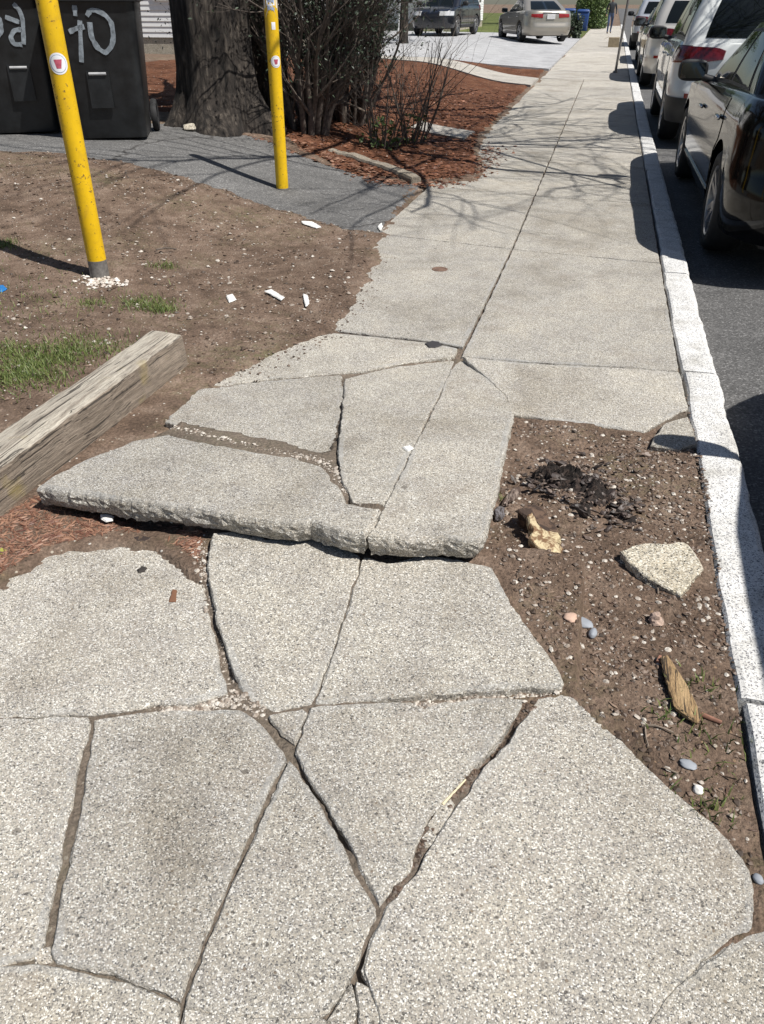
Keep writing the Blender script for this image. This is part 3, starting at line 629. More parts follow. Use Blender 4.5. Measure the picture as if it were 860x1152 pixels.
# ------------------------------------------------------------------ two black carts with spray-painted marks
def cart(cx_, label, strokes, slot_px):
    base = gp(*cx_)
    ang = math.atan2(-base.x, base.y)*.78
    t = thing('trash_cart', label, 'trash cart', base, ang, 'black trash carts on the driveway')
    # body: tapered rounded box, front towards local -Y
    def ring(hx, hy, z, rc, n=6):
        o = []
        for (sx, sy, a0) in ((1, -1, -90), (1, 1, 0), (-1, 1, 90), (-1, -1, 180)):
            for k in range(n+1):
                a = R(a0+90*k/n); o.append((sx*(hx-rc)+rc*math.cos(a), sy*(hy-rc)+rc*math.sin(a), z))
        return o
    lv = [(.255, .27, .02, .05), (.262, .28, .05, .06), (.285, .315, .5, .065), (.305, .35, .93, .07), (.308, .355, .96, .07), (.335, .38, .965, .08), (.335, .38, 1.03, .08), (.30, .35, 1.035, .07)]
    V = []; F = []
    for l in lv: V += ring(*l)
    n = 28
    for i in range(len(lv)-1):
        for k in range(n): F.append((i*n+k, i*n+(k+1) % n, i*n+n+(k+1) % n, i*n+n+k))
    F.append(tuple(range(n-1, -1, -1))); F.append(tuple((len(lv)-1)*n+k for k in range(n)))
    mobj('cart_body', V, F, M['cart'], t, True, None, False)
    V = []; F = []
    lv = [(.345, .385, 1.04, .08), (.35, .39, 1.06, .08), (.335, .37, 1.11, .09), (.24, .26, 1.145, .09), (.02, .02, 1.15, .015)]
    for l in lv: V += ring(*l)
    for i in range(len(lv)-1):
        for k in range(n): F.append((i*n+k, i*n+(k+1) % n, i*n+n+(k+1) % n, i*n+n+k))
    F.append(tuple(range(n-1, -1, -1)))
    mobj('lid', V, F, M['cart'], t, True, None, False)
    for s in (-1, 1):
        w = MB(); Mx = Matrix.Translation((s*.30, .30, .125)) @ Matrix.Rotation(math.pi/2, 4, 'Y')
        w.lathe([(.085, -.02), (.12, -.025), (.128, -.01), (.128, .01), (.12, .025), (.085, .02), (.085, -.02)], Mx, 28)
        wo = w.build('wheel', M['tyre'], t, True, None, False)
        h = MB()
        h.lathe([(.0, .012), (.03, .014), (.03, -.014), (.0, -.012)], Mx, 16)
        for k in range(8):
            a = k*math.pi/4; h.box((0, 0, 0), (.012, .07, .012), None); 
            for q in range(len(h.v)-8, len(h.v)):
                v = Vector(h.v[q]); v = Matrix.Rotation(a, 4, 'Z') @ (v+Vector((0, .055, 0))); h.v[q] = tuple(Mx @ v)
        h.build('wheel_spokes', M['rim'], wo, False, None, False)
    hd = MB(); hd.tube([(-.22, .40, 1.0), (-.22, .45, 1.02), (.22, .45, 1.02), (.22, .40, 1.0)], .015, 10); hd.build('handle', M['cart'], t, True, None, False)
    # front plane in local coords: y = yf(z)
    bpy.context.view_layer.update()
    t.scale = (1.13, 1.13, 1.13); Mi = (Matrix.Translation(base) @ Matrix.Rotation(ang, 4, 'Z') @ Matrix.Scale(1.13, 4)).inverted()
    yf = lambda z: -(.28+(.355-.28)*np.clip((z-.05)/.9, 0, 1))
    def loc(px, py):
        d = ray(px, py); o = Mi @ Vector((0, 0, H)); dl = Mi.to_3x3() @ d
        tt = (-.32-o.y)/dl.y
        for _ in range(8):
            z = o.z+dl.z*tt; tt = (yf(z)-o.y)/dl.y
        p = o+dl*tt; return p
    bar = MB(); p = loc(*slot_px)
    bar.tube([(p.x-.065, yf(p.z)-.012, p.z), (p.x+.065, yf(p.z)-.012, p.z)], .011, 10)
    bar.build('lift_bar', flat('pale_worn_bar', (.4, .4, .4, 1), .5), t, True, None, False)
    rec = MB(); rec.box((p.x, yf(p.z)-.003, p.z-.11), (.17, .012, .26)); rec.build('lift_recess', M['cart'], t, False, None, False)
    for st in strokes:
        pts = [loc(*q) for q in st]; pp = []
        for i in range(len(pts)-1):
            for k in range(6): pp.append(pts[i].lerp(pts[i+1], k/6))
        pp.append(pts[-1]); V = []; F = []
        for _ in range(3): pp = [pp[0]]+[(pp[i-1]+pp[i]*2+pp[i+1])/4 for i in range(1, len(pp)-1)]+[pp[-1]]
        for i, q in enumerate(pp):
            d = (pp[min(i+1, len(pp)-1)]-pp[max(i-1, 0)]); d.y = 0; d.normalize(); nn = Vector((-d.z, 0, d.x)); wd = .017*(1+.25*n1(i*.5, q.x*9, 70))
            for off, lift in ((-1, .0035), (1, .0035), (1, -.01), (-1, -.01)):
                v = q+nn*off*wd; V.append((v.x, yf(v.z)-lift, v.z))
        for i in range(len(pp)-1):
            for k in range(4): F.append((i*4+k, i*4+(k+1) % 4, i*4+4+(k+1) % 4, i*4+4+k))
        F.append((3, 2, 1, 0)); F.append(tuple((len(pp)-1)*4+k for k in range(4)))
        mobj('spray_mark', V, F, M['spray'], t, False, None, False)
    return t
cart((134, 153), 'black two-wheeled trash cart spray-painted 40, beside the tree trunk',
     [[(84, 6), (85, 18)], [(78, 36), (86, 32), (95, 30)], [(90, 23), (91, 45), (92, 70)], [(98, 18), (102, 11), (110, 12), (119, 17), (126, 26), (128, 42), (126, 52), (119, 60), (110, 54), (103, 42), (101, 25)]], (110, 83))
cart((36, 147), 'black trash cart with a sprayed figure at the left edge of the photo', 
     [[(15, 4), (22, 11), (26, 22), (27, 50)], [(6, 19), (14, 22), (22, 25)], [(25, 33), (16, 34), (12, 42), (16, 50), (25, 50)], [(-4, 18), (1, 24), (2, 34), (-3, 42)]], (21, 76))

# ------------------------------------------------------------------ vegetation
def branchy(mb, p, d, ln, r, lvl, tw, seed, up=.15, mi=0, spread=.7, droop=0, kids=(2, 4), zmin=-9):
    rs = random.Random(seed); n = max(3, int(ln/.22)) if lvl < 3 else 3
    P = [Vector(p)]; d = Vector(d).normalized(); rad = [r]
    for i in range(n):
        d = (d+Vector((rs.uniform(-1, 1), rs.uniform(-1, 1), rs.uniform(-1, 1)))*.17+Vector((0, 0, up*.25-droop*.2))).normalized()
        if P[-1].z+d.z*ln/n < zmin: d.z = abs(d.z)*.5+.05
        P.append(P[-1]+d*ln/n); rad.append(r*(1-.62*(i+1)/n))
    mb.tube(P, rad, 9 if lvl == 0 else (6 if lvl == 1 else 4), mi, True, .12 if lvl < 2 else 0, seed)
    ends = [(P[-1], d)]
    if lvl < tw:
        for k in range(rs.randint(*kids)+1):
            i = rs.randint(max(1, n//3), n); a = d.orthogonal(); a.rotate(Matrix.Rotation(rs.uniform(0, 6.28), 3, d))
            dd = (d+a*rs.uniform(.6, 1.3)*spread).normalized()
            ends += branchy(mb, P[i], dd, ln*rs.uniform(.45, .72), rad[i]*.62, lvl+1, tw, rs.randint(0, 10**6), up, mi, spread, droop, kids if lvl < 1 or kids[0] < 4 else (2, 4), zmin)
    return ends
def leaf(mb, p, sz, rs, el=2.2):
    a = Vector((rs.uniform(-1, 1), rs.uniform(-1, 1), rs.uniform(-.6, 1))).normalized(); b = a.orthogonal(); b.rotate(Matrix.Rotation(rs.uniform(0, 6.28), 3, a))
    a = a*sz*el/2; b = b*sz/2; c = a.cross(b).normalized()*sz*.15; p = Vector(p)
    mb.add([p-a, p+b+c, p+a, p-b+c], [(0, 1, 2), (0, 2, 3)])
# big street-side tree: flared, furrowed trunk; bare spring limbs reach over the sidewalk and the street
tb = gp(247, 141)
tr = thing('shade_tree', 'wide dark furrowed tree trunk with a flared base behind the driveway', 'tree', tb)
mb = MB(); nk = 64; V = []; F = []
zs = [-.25, -.05, .03, .10, .2, .35, .55, .8, 1.1, 1.5, 2.0, 2.5, 3.0]
for z in zs:
    for k in range(nk):
        a = 2*math.pi*k/nk
        r = .36+.20*math.exp(-max(z, 0)/.22)*(1+.45*math.sin(a*5+1)+.3*math.sin(a*3))
        r *= 1+.05*math.sin(a*7+z*.5)+.035*n1(a*9, z*3, 71)+.03*n1(a*22, z*5, 72)
        V.append((tb.x+r*math.cos(a)+.02*z, tb.y+r*math.sin(a), tb.z+z))
for i in range(len(zs)-1):
    for k in range(nk): F.append((i*nk+k, i*nk+(k+1) % nk, i*nk+nk+(k+1) % nk, i*nk+nk+k))
mobj('trunk', V, F, M['bark'], tr, True)
mb = MB(); tp = tb+Vector((.06, 0, 2.9)); rs = random.Random(5)
tips = []
for k, (dx, dy, dz, ln, r) in enumerate([(1, .24, .36, 6.8, .085), (.92, .50, .38, 7.0, .085), (.74, .8, .36, 7.6, .085), (.9, .30, .75, 4.4, .15), (.3, .8, .9, 3.6, .15), (-.7, .3, 1, 3.4, .16), (-.5, .6, 1, 3.2, .13), (.5, .5, 1.1, 3.9, .12), (.1, .1, 1.2, 3.5, .17)]):
    tips += branchy(mb, tp-Vector((0, 0, .3)), (dx, dy, dz), ln, r, 0, 3 if k < 3 else 4, 100+k, .05 if k < 3 else .12, 0, .8, 0, (8, 10) if k < 3 else (2, 3), 3.2)
mb.build('crown', M['bark'], tr, True)

def shrub_evergreen(base, w, h, nst, nl, label, seed, group, lean=0):
    rs = random.Random(seed); t = thing('evergreen_shrub', label, 'shrub', base, 0, group)
    st = MB(); lf = MB(); pts = []
    for k in range(nst):
        a = rs.uniform(0, 6.28); rr = w*.33*math.sqrt(rs.random()); p = base+Vector((rr*math.cos(a), rr*math.sin(a), -.05))
        pts += branchy(st, p, (math.cos(a)*.25+lean, math.sin(a)*.25, 1), h*rs.uniform(.45, .65), rs.uniform(.016, .046), 0, 3, rs.randint(0, 10**6), .3, 0, .5)
    st.build('stems', M['stem'], t, True)
    cl = [q for q, d in pts]
    for i in range(nl):
        q = rs.choice(cl); sp = .10*w
        p = q+Vector((rs.gauss(0, sp), rs.gauss(0, sp), rs.gauss(0, sp*1.3)))
        if p.z < base.z+.10 or (p.z < base.z+.55 and rs.random() < .6): continue
        leaf(lf, p, rs.uniform(.007, .017), rs, 3.2)
    lf.build('foliage', M['yew'], t)
    return t
G = 'dark evergreen shrubs between tree and mulch bed'
shrub_evergreen(gp(345, 150), .75, 2.3, 30, 10000, 'dark many-stemmed evergreen shrub right behind the yellow post with the white wrap', 31, G)
shrub_evergreen(gp(392, 140), .7, 2.2, 28, 10000, 'dark evergreen shrub with dense green sprays at the edge of the mulch bed', 32, G)
shrub_evergreen(gp(300, 128), .8, 2.4, 26, 8000, 'dark evergreen shrub standing against the right side of the big tree trunk', 33, G)
def twig_shrub(base, n, h, label, seed, leaves=250):
    rs = random.Random(seed); t = thing('twiggy_shrub', label, 'shrub', base, 0)
    s = MB(); tips = []
    for k in range(n):
        a = rs.uniform(0, 6.28); rr = rs.uniform(0, .13); d = (math.cos(a)*.35+.12, math.sin(a)*.3, 1)
        tips += branchy(s, base+Vector((rr*math.cos(a), rr*math.sin(a), -.04)), d, h*rs.uniform(.5, .95), rs.uniform(.006, .012), 0, 2, rs.randint(0, 10**6), .2, 0, .55, 0, (1, 3))
    s.build('bare_stems', M['stem'], t, True)
    lf = MB()
    for i in range(leaves):
        q = base+Vector((rs.gauss(0, .1), rs.gauss(0, .1), rs.uniform(.02, .35))); leaf(lf, q, rs.uniform(.02, .04), rs, 2)
    lf.build('fresh_leaves', M['leaf'], t)
    return t
twig_shrub(gp(430, 170), 15, 1.1, 'thin bare twiggy shrub with a few fresh leaves, nearest the driveway edging', 41, 110)
twig_shrub(gp(462, 166), 14, 1.35, 'tall bare twiggy shrub leaning right over the red-brown mulch', 42, 60)
def leafy_bush(base, w, h, nl, label, seed, mat_, sz=.06, name='leafy_bush', boxy=False, group=None):
    rs = random.Random(seed); t = thing(name, label, 'bush', base, 0, group); lf = MB(); s = MB()
    cl = [(Vector((rs.uniform(-1, 1)*w*.36, rs.uniform(-1, 1)*w*.36, h*rs.uniform(.2, .85))), rs.uniform(.16, .3)*w) for _ in range(16)]
    for i in range(nl):
        if boxy: p = Vector((rs.uniform(-1, 1)*w/2, rs.uniform(-1, 1)*w, rs.uniform(.02, 1)*h))+Vector((rs.gauss(0, .04), rs.gauss(0, .04), rs.gauss(0, .04)))
        else:
            c, r = rs.choice(cl); d = Vector((rs.gauss(0, 1), rs.gauss(0, 1), rs.gauss(0, 1))).normalized(); p = c+d*r*rs.uniform(.5, 1.05)
        p.z = max(p.z, .02); leaf(lf, base+p, sz*rs.uniform(.6, 1.2), rs, 1.7)
    for k in range(7): branchy(s, base-Vector((0, 0, .05)), (rs.uniform(-.5, .5), rs.uniform(-.5, .5), 1), h*.6, .02, 0, 1, seed*10+k)
    s.build('stems', M['stem'], t, True); lf.build('foliage', mat_, t)
    return t
leafy_bush(gp(640, 45), .95, 1.0, 2600, 'small loose leafy bush by the parking pad, beside the beige sedan', 51, M['yew'])
leafy_bush(gp(664, 32), 2.0, 2.0, 6000, 'clipped green hedge beyond the blue carts', 52, M['leaf'], .09, 'hedge', True)
leafy_bush(gp(412, 50), 1.5, 1.3, 4000, 'dark evergreen bush in front of the white house', 53, M['yew'], .06)

# leafy trees farther up the street (their crowns stand above the photograph's top edge and show in the car paint)
def leafy_tree(base, h, cr, label, seed):
    rs = random.Random(seed); t = thing('leafy_tree', label, 'tree', base, 0, 'leafy trees up the street'); s = MB(); lf = MB(); P = []
    s.tube([base+Vector((0, 0, -.1)), base+Vector((.03, 0, h*.2)), base+Vector((0, .05, h*.42))], [.17, .13, .11], 10, 0, True, .1, seed)
    for k in range(9): P += branchy(s, base+Vector((0, 0, h*.4)), (rs.uniform(-1, 1), rs.uniform(-1, 1), rs.uniform(.3, 1.1)), cr*.8, .06, 0, 2, seed*31+k, .15)
    s.build('trunk', M['bark'], t, True); P = [q for q, d in P]
    for i in range(5200):
        q = rs.choice(P); p = q+Vector((rs.gauss(0, .45), rs.gauss(0, .45), rs.gauss(0, .35)))
        if p.z > base.z+2.2: leaf(lf, p, rs.uniform(.08, .16), rs, 1.6)
    lf.build('crown', M['leaf'], t)
leafy_tree(Vector((-7.0, 31, .15)), 7, 3.6, 'leafy tree by the parking pad, its trunk behind the bare twigs', 61)
leafy_tree(Vector((-2.3, 62, 0)), 8, 3.8, 'leafy tree behind the clipped hedge', 62)
leafy_tree(Vector((-10, 9.0, .45)), 8, 3.6, 'leafy tree left of the carts, outside the photo', 63)
# ------------------------------------------------------------------ cars
def pchip(tab, x):
    xs_ = [a for a, b in tab]; ys_ = [b for a, b in tab]
    return float(np.interp(x, xs_, ys_))
M['red_dark'] = flat('dark_red_lamp_lens', (.10, .006, .008, 1), .1, 0, .7, var=.5, sc=14)
SEDAN = dict(L=4.9, W=1.84, wb=2.92, wy=-1.40, R=.335, sill=.24, belt=[(-2.45, .97), (-2.3, 1.02), (-1.6, 1.02), (-.6, .985), (.7, .94), (1.0, .93), (1.6, .86), (2.2, .74), (2.45, .62)],
             gh=(-1.85, 1.15, -1.05, .30), roof=1.46, ghw=.10, rw=.29, rc=.42, fc=.5, kind='sedan')
SUV = dict(L=4.65, W=1.88, wb=2.72, wy=-1.38, R=.365, sill=.30, belt=[(-2.33, 1.12), (-1.5, 1.13), (0, 1.10), (.9, 1.06), (1.2, 1.04), (1.9, .98), (2.33, .82)],
           gh=(-2.20, 1.25, -1.88, .45), roof=1.70, ghw=.09, rw=.27, rc=.30, fc=.4, kind='suv')
def make_car(P, label, loc, rz, pm, group=None, name='parked_car', rims='rim', lower=None, plate=True):
    t = thing(name, label, 'car', loc, rz, group)
    hw, hl, sill = P['W']/2, P['L']/2, P['sill']; wys = (P['wy'], P['wy']+P['wb']); Ra = P['R']+.06
    # columns, starting at rear centre, going round by the right side
    def columns(NR=8, NC=8, NS=110):
        c = []
        for k in range(NR): c.append(('r', k/NR, 1))
        for k in range(NC): c.append(('rc', k/NC, 1))
        for k in range(NS): c.append(('s', k/NS, 1))
        for k in range(NC): c.append(('fc', k/NC, 1))
        for k in range(NR): c.append(('f', k/NR, 1))
        return c
    half = columns()
    def plan(col, w, yr, yf, rr, rf):
        s, a, q = col
        bow_r, bow_f = .09, .16
        ryr = yr+bow_r; ryf = yf-bow_f
        if s == 'r': x = a*(w-rr); y = yr+bow_r*(x/w)**2*1.0
        elif s == 'rc':
            th = a*math.pi/2; y0 = yr+bow_r*((w-rr)/w)**2; x = w-rr+rr*math.sin(th); y = y0+(rr*1.25)*(1-math.cos(th))
        elif s == 's':
            y0 = yr+bow_r*((w-rr)/w)**2+rr*1.25; y1 = yf-bow_f*((w-rf)/w)**2-rf*1.5; y = y0+(y1-y0)*a; x = w
        elif s == 'fc':
            th = a*math.pi/2; y1 = yf-bow_f*((w-rf)/w)**2; x = w-rf+rf*math.cos(th); y = y1-rf*1.5*(1-math.sin(th))
        else: x = (w-rf)*(1-a); y = yf-bow_f*(x/w)**2
        return q*x, y
    def ins(tz):                        # side inset by normalised height: tuck at the sill, shoulder crease, tumble at the belt
        return float(np.interp(tz, [0, .12, .45, .72, .80, .92, 1.0], [.05, .02, .0, .015, .012, .045, .09]))
    def rear(tz): return float(np.interp(tz, [0, .08, .18, .42, .47, .8, 1.0], [.10, .05, .0, .0, .045, .05, .10]))
    def front(tz): return float(np.interp(tz, [0, .15, .5, .8, 1.0], [.10, .02, .0, .10, .24]))
    def body_pt(col, z, off=0.):
        tz = (z-sill)/(1.0 if P['kind'] == 'suv' else .80); tz = min(max(tz, 0), 1)
        if P['kind'] == 'suv': tz = min(max((z-sill)/.84, 0), 1)
        i_ = ins(tz)
        x, y = plan(col, hw-i_+off, -hl+rear(tz)-off, hl-front(tz)+off, P['rc'], P['fc'])
        return Vector((x, y, z))
    rows = 12; V = []; cols = half+[('f', 1.0, 1)]
    def ztop(col):
        y = body_pt(col, .8)[1]; return pchip(P['belt'], y)
    def zbot(col):
        if col[0] in ('s', 'rc', 'fc'):
            y = body_pt(col, .5)[1]; zb = sill
            for wy in wys:
                d = abs(y-wy)
                if d < Ra: zb = max(zb, P['R']+math.sqrt(Ra*Ra-d*d))
            return zb
        return sill+.0
    def colV(col):
        zb, zt = zbot(col), ztop(col); o = []
        p = body_pt(col, zb); o.append(Vector((p.x*.80, p.y*.97, zb+.01)))
        for j in range(rows+1): o.append(body_pt(col, zb+(zt-zb)*j/rows))
        top = o[-1]; sp = Vector((0, min(max(top.y, -hl+.9), hl-1.1), 0))
        for s in (.975, .93, .8, .5, .2, 0.):
            q = Vector((sp.x+(top.x-sp.x)*s, sp.y+(top.y-sp.y)*s, 0)); zz = pchip(P['belt'], q.y)
            q.z = zz+.05*(1-s*s)*(1 if abs(q.y) > .9 else .4)+(0.006 if s > .9 else 0); o.append(q)
        return o
    grid_ = [colV(c) for c in cols]; m = len(grid_[0])
    for g_ in grid_: V += g_
    nR = len(cols)
    for g_ in grid_[::-1]: V += [Vector((-v.x, v.y, v.z)) for v in g_]
    n2 = 2*nR; F = []
    for i in range(n2):
        j = (i+1) % n2
        for k in range(m-1): F.append((i*m+k, j*m+k, j*m+k+1, i*m+k+1))
    body = mobj('body', V, F, pm, t, True, None, False)
    def bpatch(nm, c0, c1, z0, z1, m_, off, side=1, par=None, nz=6, shape=None):
        idx = [c for c in cols if c0 <= key(c) <= c1]; Vp = []; Fp = []
        for lift in (off, -.03):
            for c in idx:
                u = (key(c)-c0)/(c1-c0)
                for j in range(nz+1):
                    v = j/nz; za, zb = (z0, z1) if shape is None else shape(u)
                    p = body_pt(c, za+(zb-za)*v, lift); Vp.append((side*p.x, p.y, p.z))
        w = nz+1; n_ = len(idx); K = n_*w
        for i in range(n_-1):
            for j in range(nz): Fp.append((i*w+j, i*w+w+j, i*w+w+j+1, i*w+j+1) if side > 0 else (i*w+j+1, i*w+w+j+1, i*w+w+j, i*w+j))
        rim = [i*w for i in range(n_)]+[(n_-1)*w+j for j in range(1, w)]+[i*w+nz for i in range(n_-2, -1, -1)]+[j for j in range(nz-1, 0, -1)]
        for a in range(len(rim)):
            b = (a+1) % len(rim); f = (rim[a], rim[a]+K, rim[b]+K, rim[b]); Fp.append(f if side > 0 else f[::-1])
        return mobj(nm, Vp, Fp, m_, par or t, True, None, False)
    def key(c): return {'r': 0, 'rc': 1, 's': 2, 'fc': 3, 'f': 4}[c[0]]+c[1]
    # key of a side column from its y
    ys_ = [(c, body_pt(c, .7).y) for c in cols if c[0] == 's']
    def ky(y): return key(min(ys_, key=lambda q: abs(q[1]-y))[0])
    # greenhouse
    yb_r, yb_f, yt_r, yt_f = P['gh']
    def gh_pt(col, tt, off=0.):
        w = (hw-P['ghw'])*(1-tt)+(hw-P['rw'])*tt+.02*math.sin(math.pi*tt); yr = yb_r+(yt_r-yb_r)*tt-.03*math.sin(math.pi*tt); yf = yb_f+(yt_f-yb_f)*tt+.03*math.sin(math.pi*tt)
        x, y = plan(col, w+off, yr-off, yf+off, .13, .16)
        zb = pchip(P['belt'], plan(col, w, yb_r, yb_f, .13, .16)[1])-.02
        u = (y-yt_r)/(yt_f-yt_r); zr = P['roof']-.055-.05*(2*min(max(u, 0), 1)-1)**2
        return Vector((x, y, zb+(zr-zb)*tt))
    V = []; F = []; gg = []
    for c in cols:
        o = [gh_pt(c, k/8) for k in range(9)]; top = o[-1]
        for s in (.96, .85, .6, .3, 0.):
            y = top.y*s+(1-s)*min(max(top.y, yt_r+.3), yt_f-.3); u = (y-yt_r)/(yt_f-yt_r)
            zr = P['roof']-.055-.05*(2*min(max(u, 0), 1)-1)**2
            o.append(Vector((top.x*s, y, zr+.055*(1-s**2.4))))
        gg.append(o)
    m = len(gg[0])
    for g_ in gg: V += g_
    for g_ in gg[::-1]: V += [Vector((-v.x, v.y, v.z)) for v in g_]
    for i in range(n2):
        j = (i+1) % n2
        for k in range(m-1): F.append((i*m+k, j*m+k, j*m+k+1, i*m+k+1))
    mobj('cabin', V, F, pm, t, True, None, False)
    def gpatch(nm, c0, c1, t0, t1, m_, off=.006, side=1, par=None, mirror=False, nv=6):
        idx = [c for c in cols if c0 <= key(c) <= c1]; Vp = []; Fp = []; seq = [(c, side) for c in idx]
        if mirror: seq = [(c, -1) for c in reversed(idx)]+[(c, 1) for c in idx]
        if mirror and c0 >= 3: seq = [(c, 1) for c in idx]+[(c, -1) for c in reversed(idx)]
        for lift in (off, -.02):
            for c, sd in seq:
                for j in range(nv+1): p = gh_pt(c, t0+(t1-t0)*j/nv, lift); Vp.append((sd*p.x, p.y, p.z))
        w = nv+1; n_ = len(seq); K = n_*w; fl = side < 0 and not mirror
        for i in range(n_-1):
            for j in range(nv): f = (i*w+j, i*w+w+j, i*w+w+j+1, i*w+j+1); Fp.append(f[::-1] if fl else f)
        rim = [i*w for i in range(n_)]+[(n_-1)*w+j for j in range(1, w)]+[i*w+nv for i in range(n_-2, -1, -1)]+[j for j in range(nv-1, 0, -1)]
        for a in range(len(rim)):
            b = (a+1) % len(rim); f = (rim[a], rim[a]+K, rim[b]+K, rim[b]); Fp.append(f[::-1] if fl else f)
        return mobj(nm, Vp, Fp, m_, par or t, True, None, False)
    gpatch('rear_window', 0, .93, .16, .93, M['glass'], mirror=True)
    gpatch('windshield', 4.04, 5, .10, .94, M['glass'], mirror=True)
    suv = P['kind'] == 'suv'
    cuts = [(2.04, 2.30), (2.33, 2.62), (2.65, 2.97)] if suv else [(2.10, 2.47), (2.51, 2.93)]
    for s in (1, -1):
        gpatch('window_trim', cuts[0][0]-.02, cuts[-1][1]+.015, .10, .92, M['trim'], .003, s)
        for a, b in cuts: gpatch('side_window', a, b, .15, .87, M['glass'], .007, s)
        # doors
        yB = .02 if not suv else -.05; yF = wys[1]-Ra-.06; yR = wys[0]+.25
        for (a, b, cut) in ((yB+.006, yF, False), (yR, yB-.006, True)):
            def shp(u, a=a, b=b, cut=cut):
                z0 = sill+.13
                if cut:
                    y = a+(b-a)*u; d = y-wys[0]
                    if d < Ra+.05: z0 = max(z0, P['R']+math.sqrt(max(0, (Ra+.05)**2-d*d)))
                return z0, pchip(P['belt'], a+(b-a)*u)-.035
            dr = bpatch('door', ky(a), ky(b), 0, 0, pm, .004, s, None, 8, shp)
            zc = pchip(P['belt'], a)-.17; p = body_pt(min(ys_, key=lambda q: abs(q[1]-(a+.12)))[0], zc)
            h = MB(); h.box((s*(p.x+.022), a+.14, zc), (.03, .17, .026), None, 0, .01); h.build('handle', M['chrome'] if not suv else pm, dr, True, None, False)
        sk_ = bpatch('side_skirt', ky(wys[0]+Ra+.03), ky(wys[1]-Ra-.03), sill, sill+.10, lower or pm, .012, s, None, 3)
        # mirror
        ym = yb_f-.55; p = gh_pt(min(cols, key=lambda c: abs(gh_pt(c, .1).y-ym) if c[0] == 's' else 9), .06)
        mm = MB(); bm = bmesh.new(); bmesh.ops.create_uvsphere(bm, u_segments=20, v_segments=12, radius=1)
        for v in bm.verts:
            sg = lambda q, e: math.copysign(abs(q)**e, q); v.co = Vector((sg(v.co.x, .6)*.125, (sg(v.co.y, .8)*.075 if v.co.y > 0 else sg(v.co.y, .4)*.035), sg(v.co.z, .6)*.085))
        bm.verts.index_update(); cxm = Vector((s*(p.x+.19), ym+.02, p.z+.08))
        mm.add([v.co+cxm for v in bm.verts], [tuple(v.index for v in f.verts) for f in bm.faces]); bm.free()
        mm.tube([(s*(p.x-.01), ym, p.z), (s*(p.x+.10), ym+.01, p.z+.03)], [.035, .03], 8)
        mo = mm.build('side_mirror', M['trim'] if P.get('dm') else pm, t, True, None, False)
        g_ = MB(); g_.box((cxm.x, cxm.y-.034, cxm.z), (.20, .006, .125), None, 0, .002); g_.build('mirror_glass', M['mirror'], mo, False, None, False)
        # lights
        if suv:
            bpatch('tail_light', P.get('tl', .62), 2.02, .92, 1.10, M['red_dark'], .014, s, None, 5, lambda u: (.945-.03*u+.10*max(0, .22-u), 1.085+.02*u-.25*max(0, .12-u)))
            bpatch('reflector', .75, 1.25, .56, .61, M['red'], .01, s, None, 2)
        else:
            bpatch('tail_light', .6, 1.45, .80, .93, M['red'], .012, s, None, 4, lambda u: (.80+.02*u, .93-.01*u))
        bpatch('headlight', 3.15, 4.35, .62, .76, M['lamp_clear'], .01, s, None, 4, (lambda u: (.74, .89)) if suv else None)
        # wheels
        for wy in wys:
            wx = s*(hw-.125); Mx = Matrix.Translation((wx, wy, P['R'])) @ Matrix.Rotation(s*math.pi/2, 4, 'Y'); r_ = P['R']
            w = MB(); w.lathe([(r_*.70, -.10), (r_*.92, -.112), (r_*.985, -.09), (r_, -.05), (r_, .05), (r_*.985, .09), (r_*.92, .112), (r_*.80, .118), (r_*.70, .10), (r_*.66, .06), (r_*.66, -.09), (r_*.70, -.10)], Mx, 44)
            wo = w.build('wheel', M['tyre'], t, True, None, False)
            q = MB(); q.lathe([(r_*.70, .10), (r_*.69, .108), (r_*.655, .10), (r_*.64, .03), (r_*.64, -.06)], Mx, 44)
            q.lathe([(.0005, .085), (.05, .085), (.065, .07), (.07, .03)], Mx, 24)
            for k in range(10):
                a = 2*math.pi*k/10+(.11 if k % 2 else -.11)
                Vs = []
                for rr, ww, z in ((.05, .026, .078), (r_*.35, .02, .088), (r_*.66, .017, .098)):
                    for sx, dz in ((-1, 0), (1, 0), (1, -.035), (-1, -.035)): Vs.append(Mx @ (Matrix.Rotation(a, 4, 'Z') @ Vector((rr, sx*ww, z+dz))))
                q.add(Vs, [(i*4+k2, i*4+(k2+1) % 4, i*4+4+(k2+1) % 4, i*4+4+k2) for i in range(2) for k2 in range(4)])
            q.build('rim', M[rims], wo, False, None, False)
            dsk = MB(); dsk.lathe([(.0005, -.02), (r_*.45, -.02), (r_*.45, -.035), (.0005, -.035)], Mx, 24); dsk.build('brake_disc', M['steel'], wo, False, None, False)
    und = MB(); und.box((0, 0, (sill+.60)/2+.02), (P['W']-.50, P['L']-.5, .60-sill+.1)); und.box((0, 0, sill+.16), (P['W']-.16, P['wb']-2*Ra-.1, .2))
    und.build('underbody', M['trim'], t, False, None, False)
    if lower:
        lo = bpatch('lower_bumper', 0, 2.06, sill-.02, sill+.26, lower, .012, 1, None, 4); bpatch('lower_bumper', 0, 2.06, sill-.02, sill+.26, lower, .012, -1, None, 4)
    if plate:
        pz = .86 if suv else .84; pt = body_pt(('r', 0, 1), pz); c = MB(); c.box((0, pt.y-.018, pz), (.31, .02, .16), None, 0, .004); c.build('number_plate', M['plate'], t, False, None, False)
        c = MB(); c.box((0, body_pt(('r', 0, 1), pz+.13).y-.012, pz+.125), (.62, .03, .03), None, 0, .008); c.build('trunk_trim', M['chrome'], t, True, None, False)
    ex = MB()
    if not suv: ex.tube([(.5, -hl+.10, sill+.03), (.5, -hl+.45, sill+.03)], .035, 12); ex.build('exhaust_pipe', M['steel'], t, True, None, False)
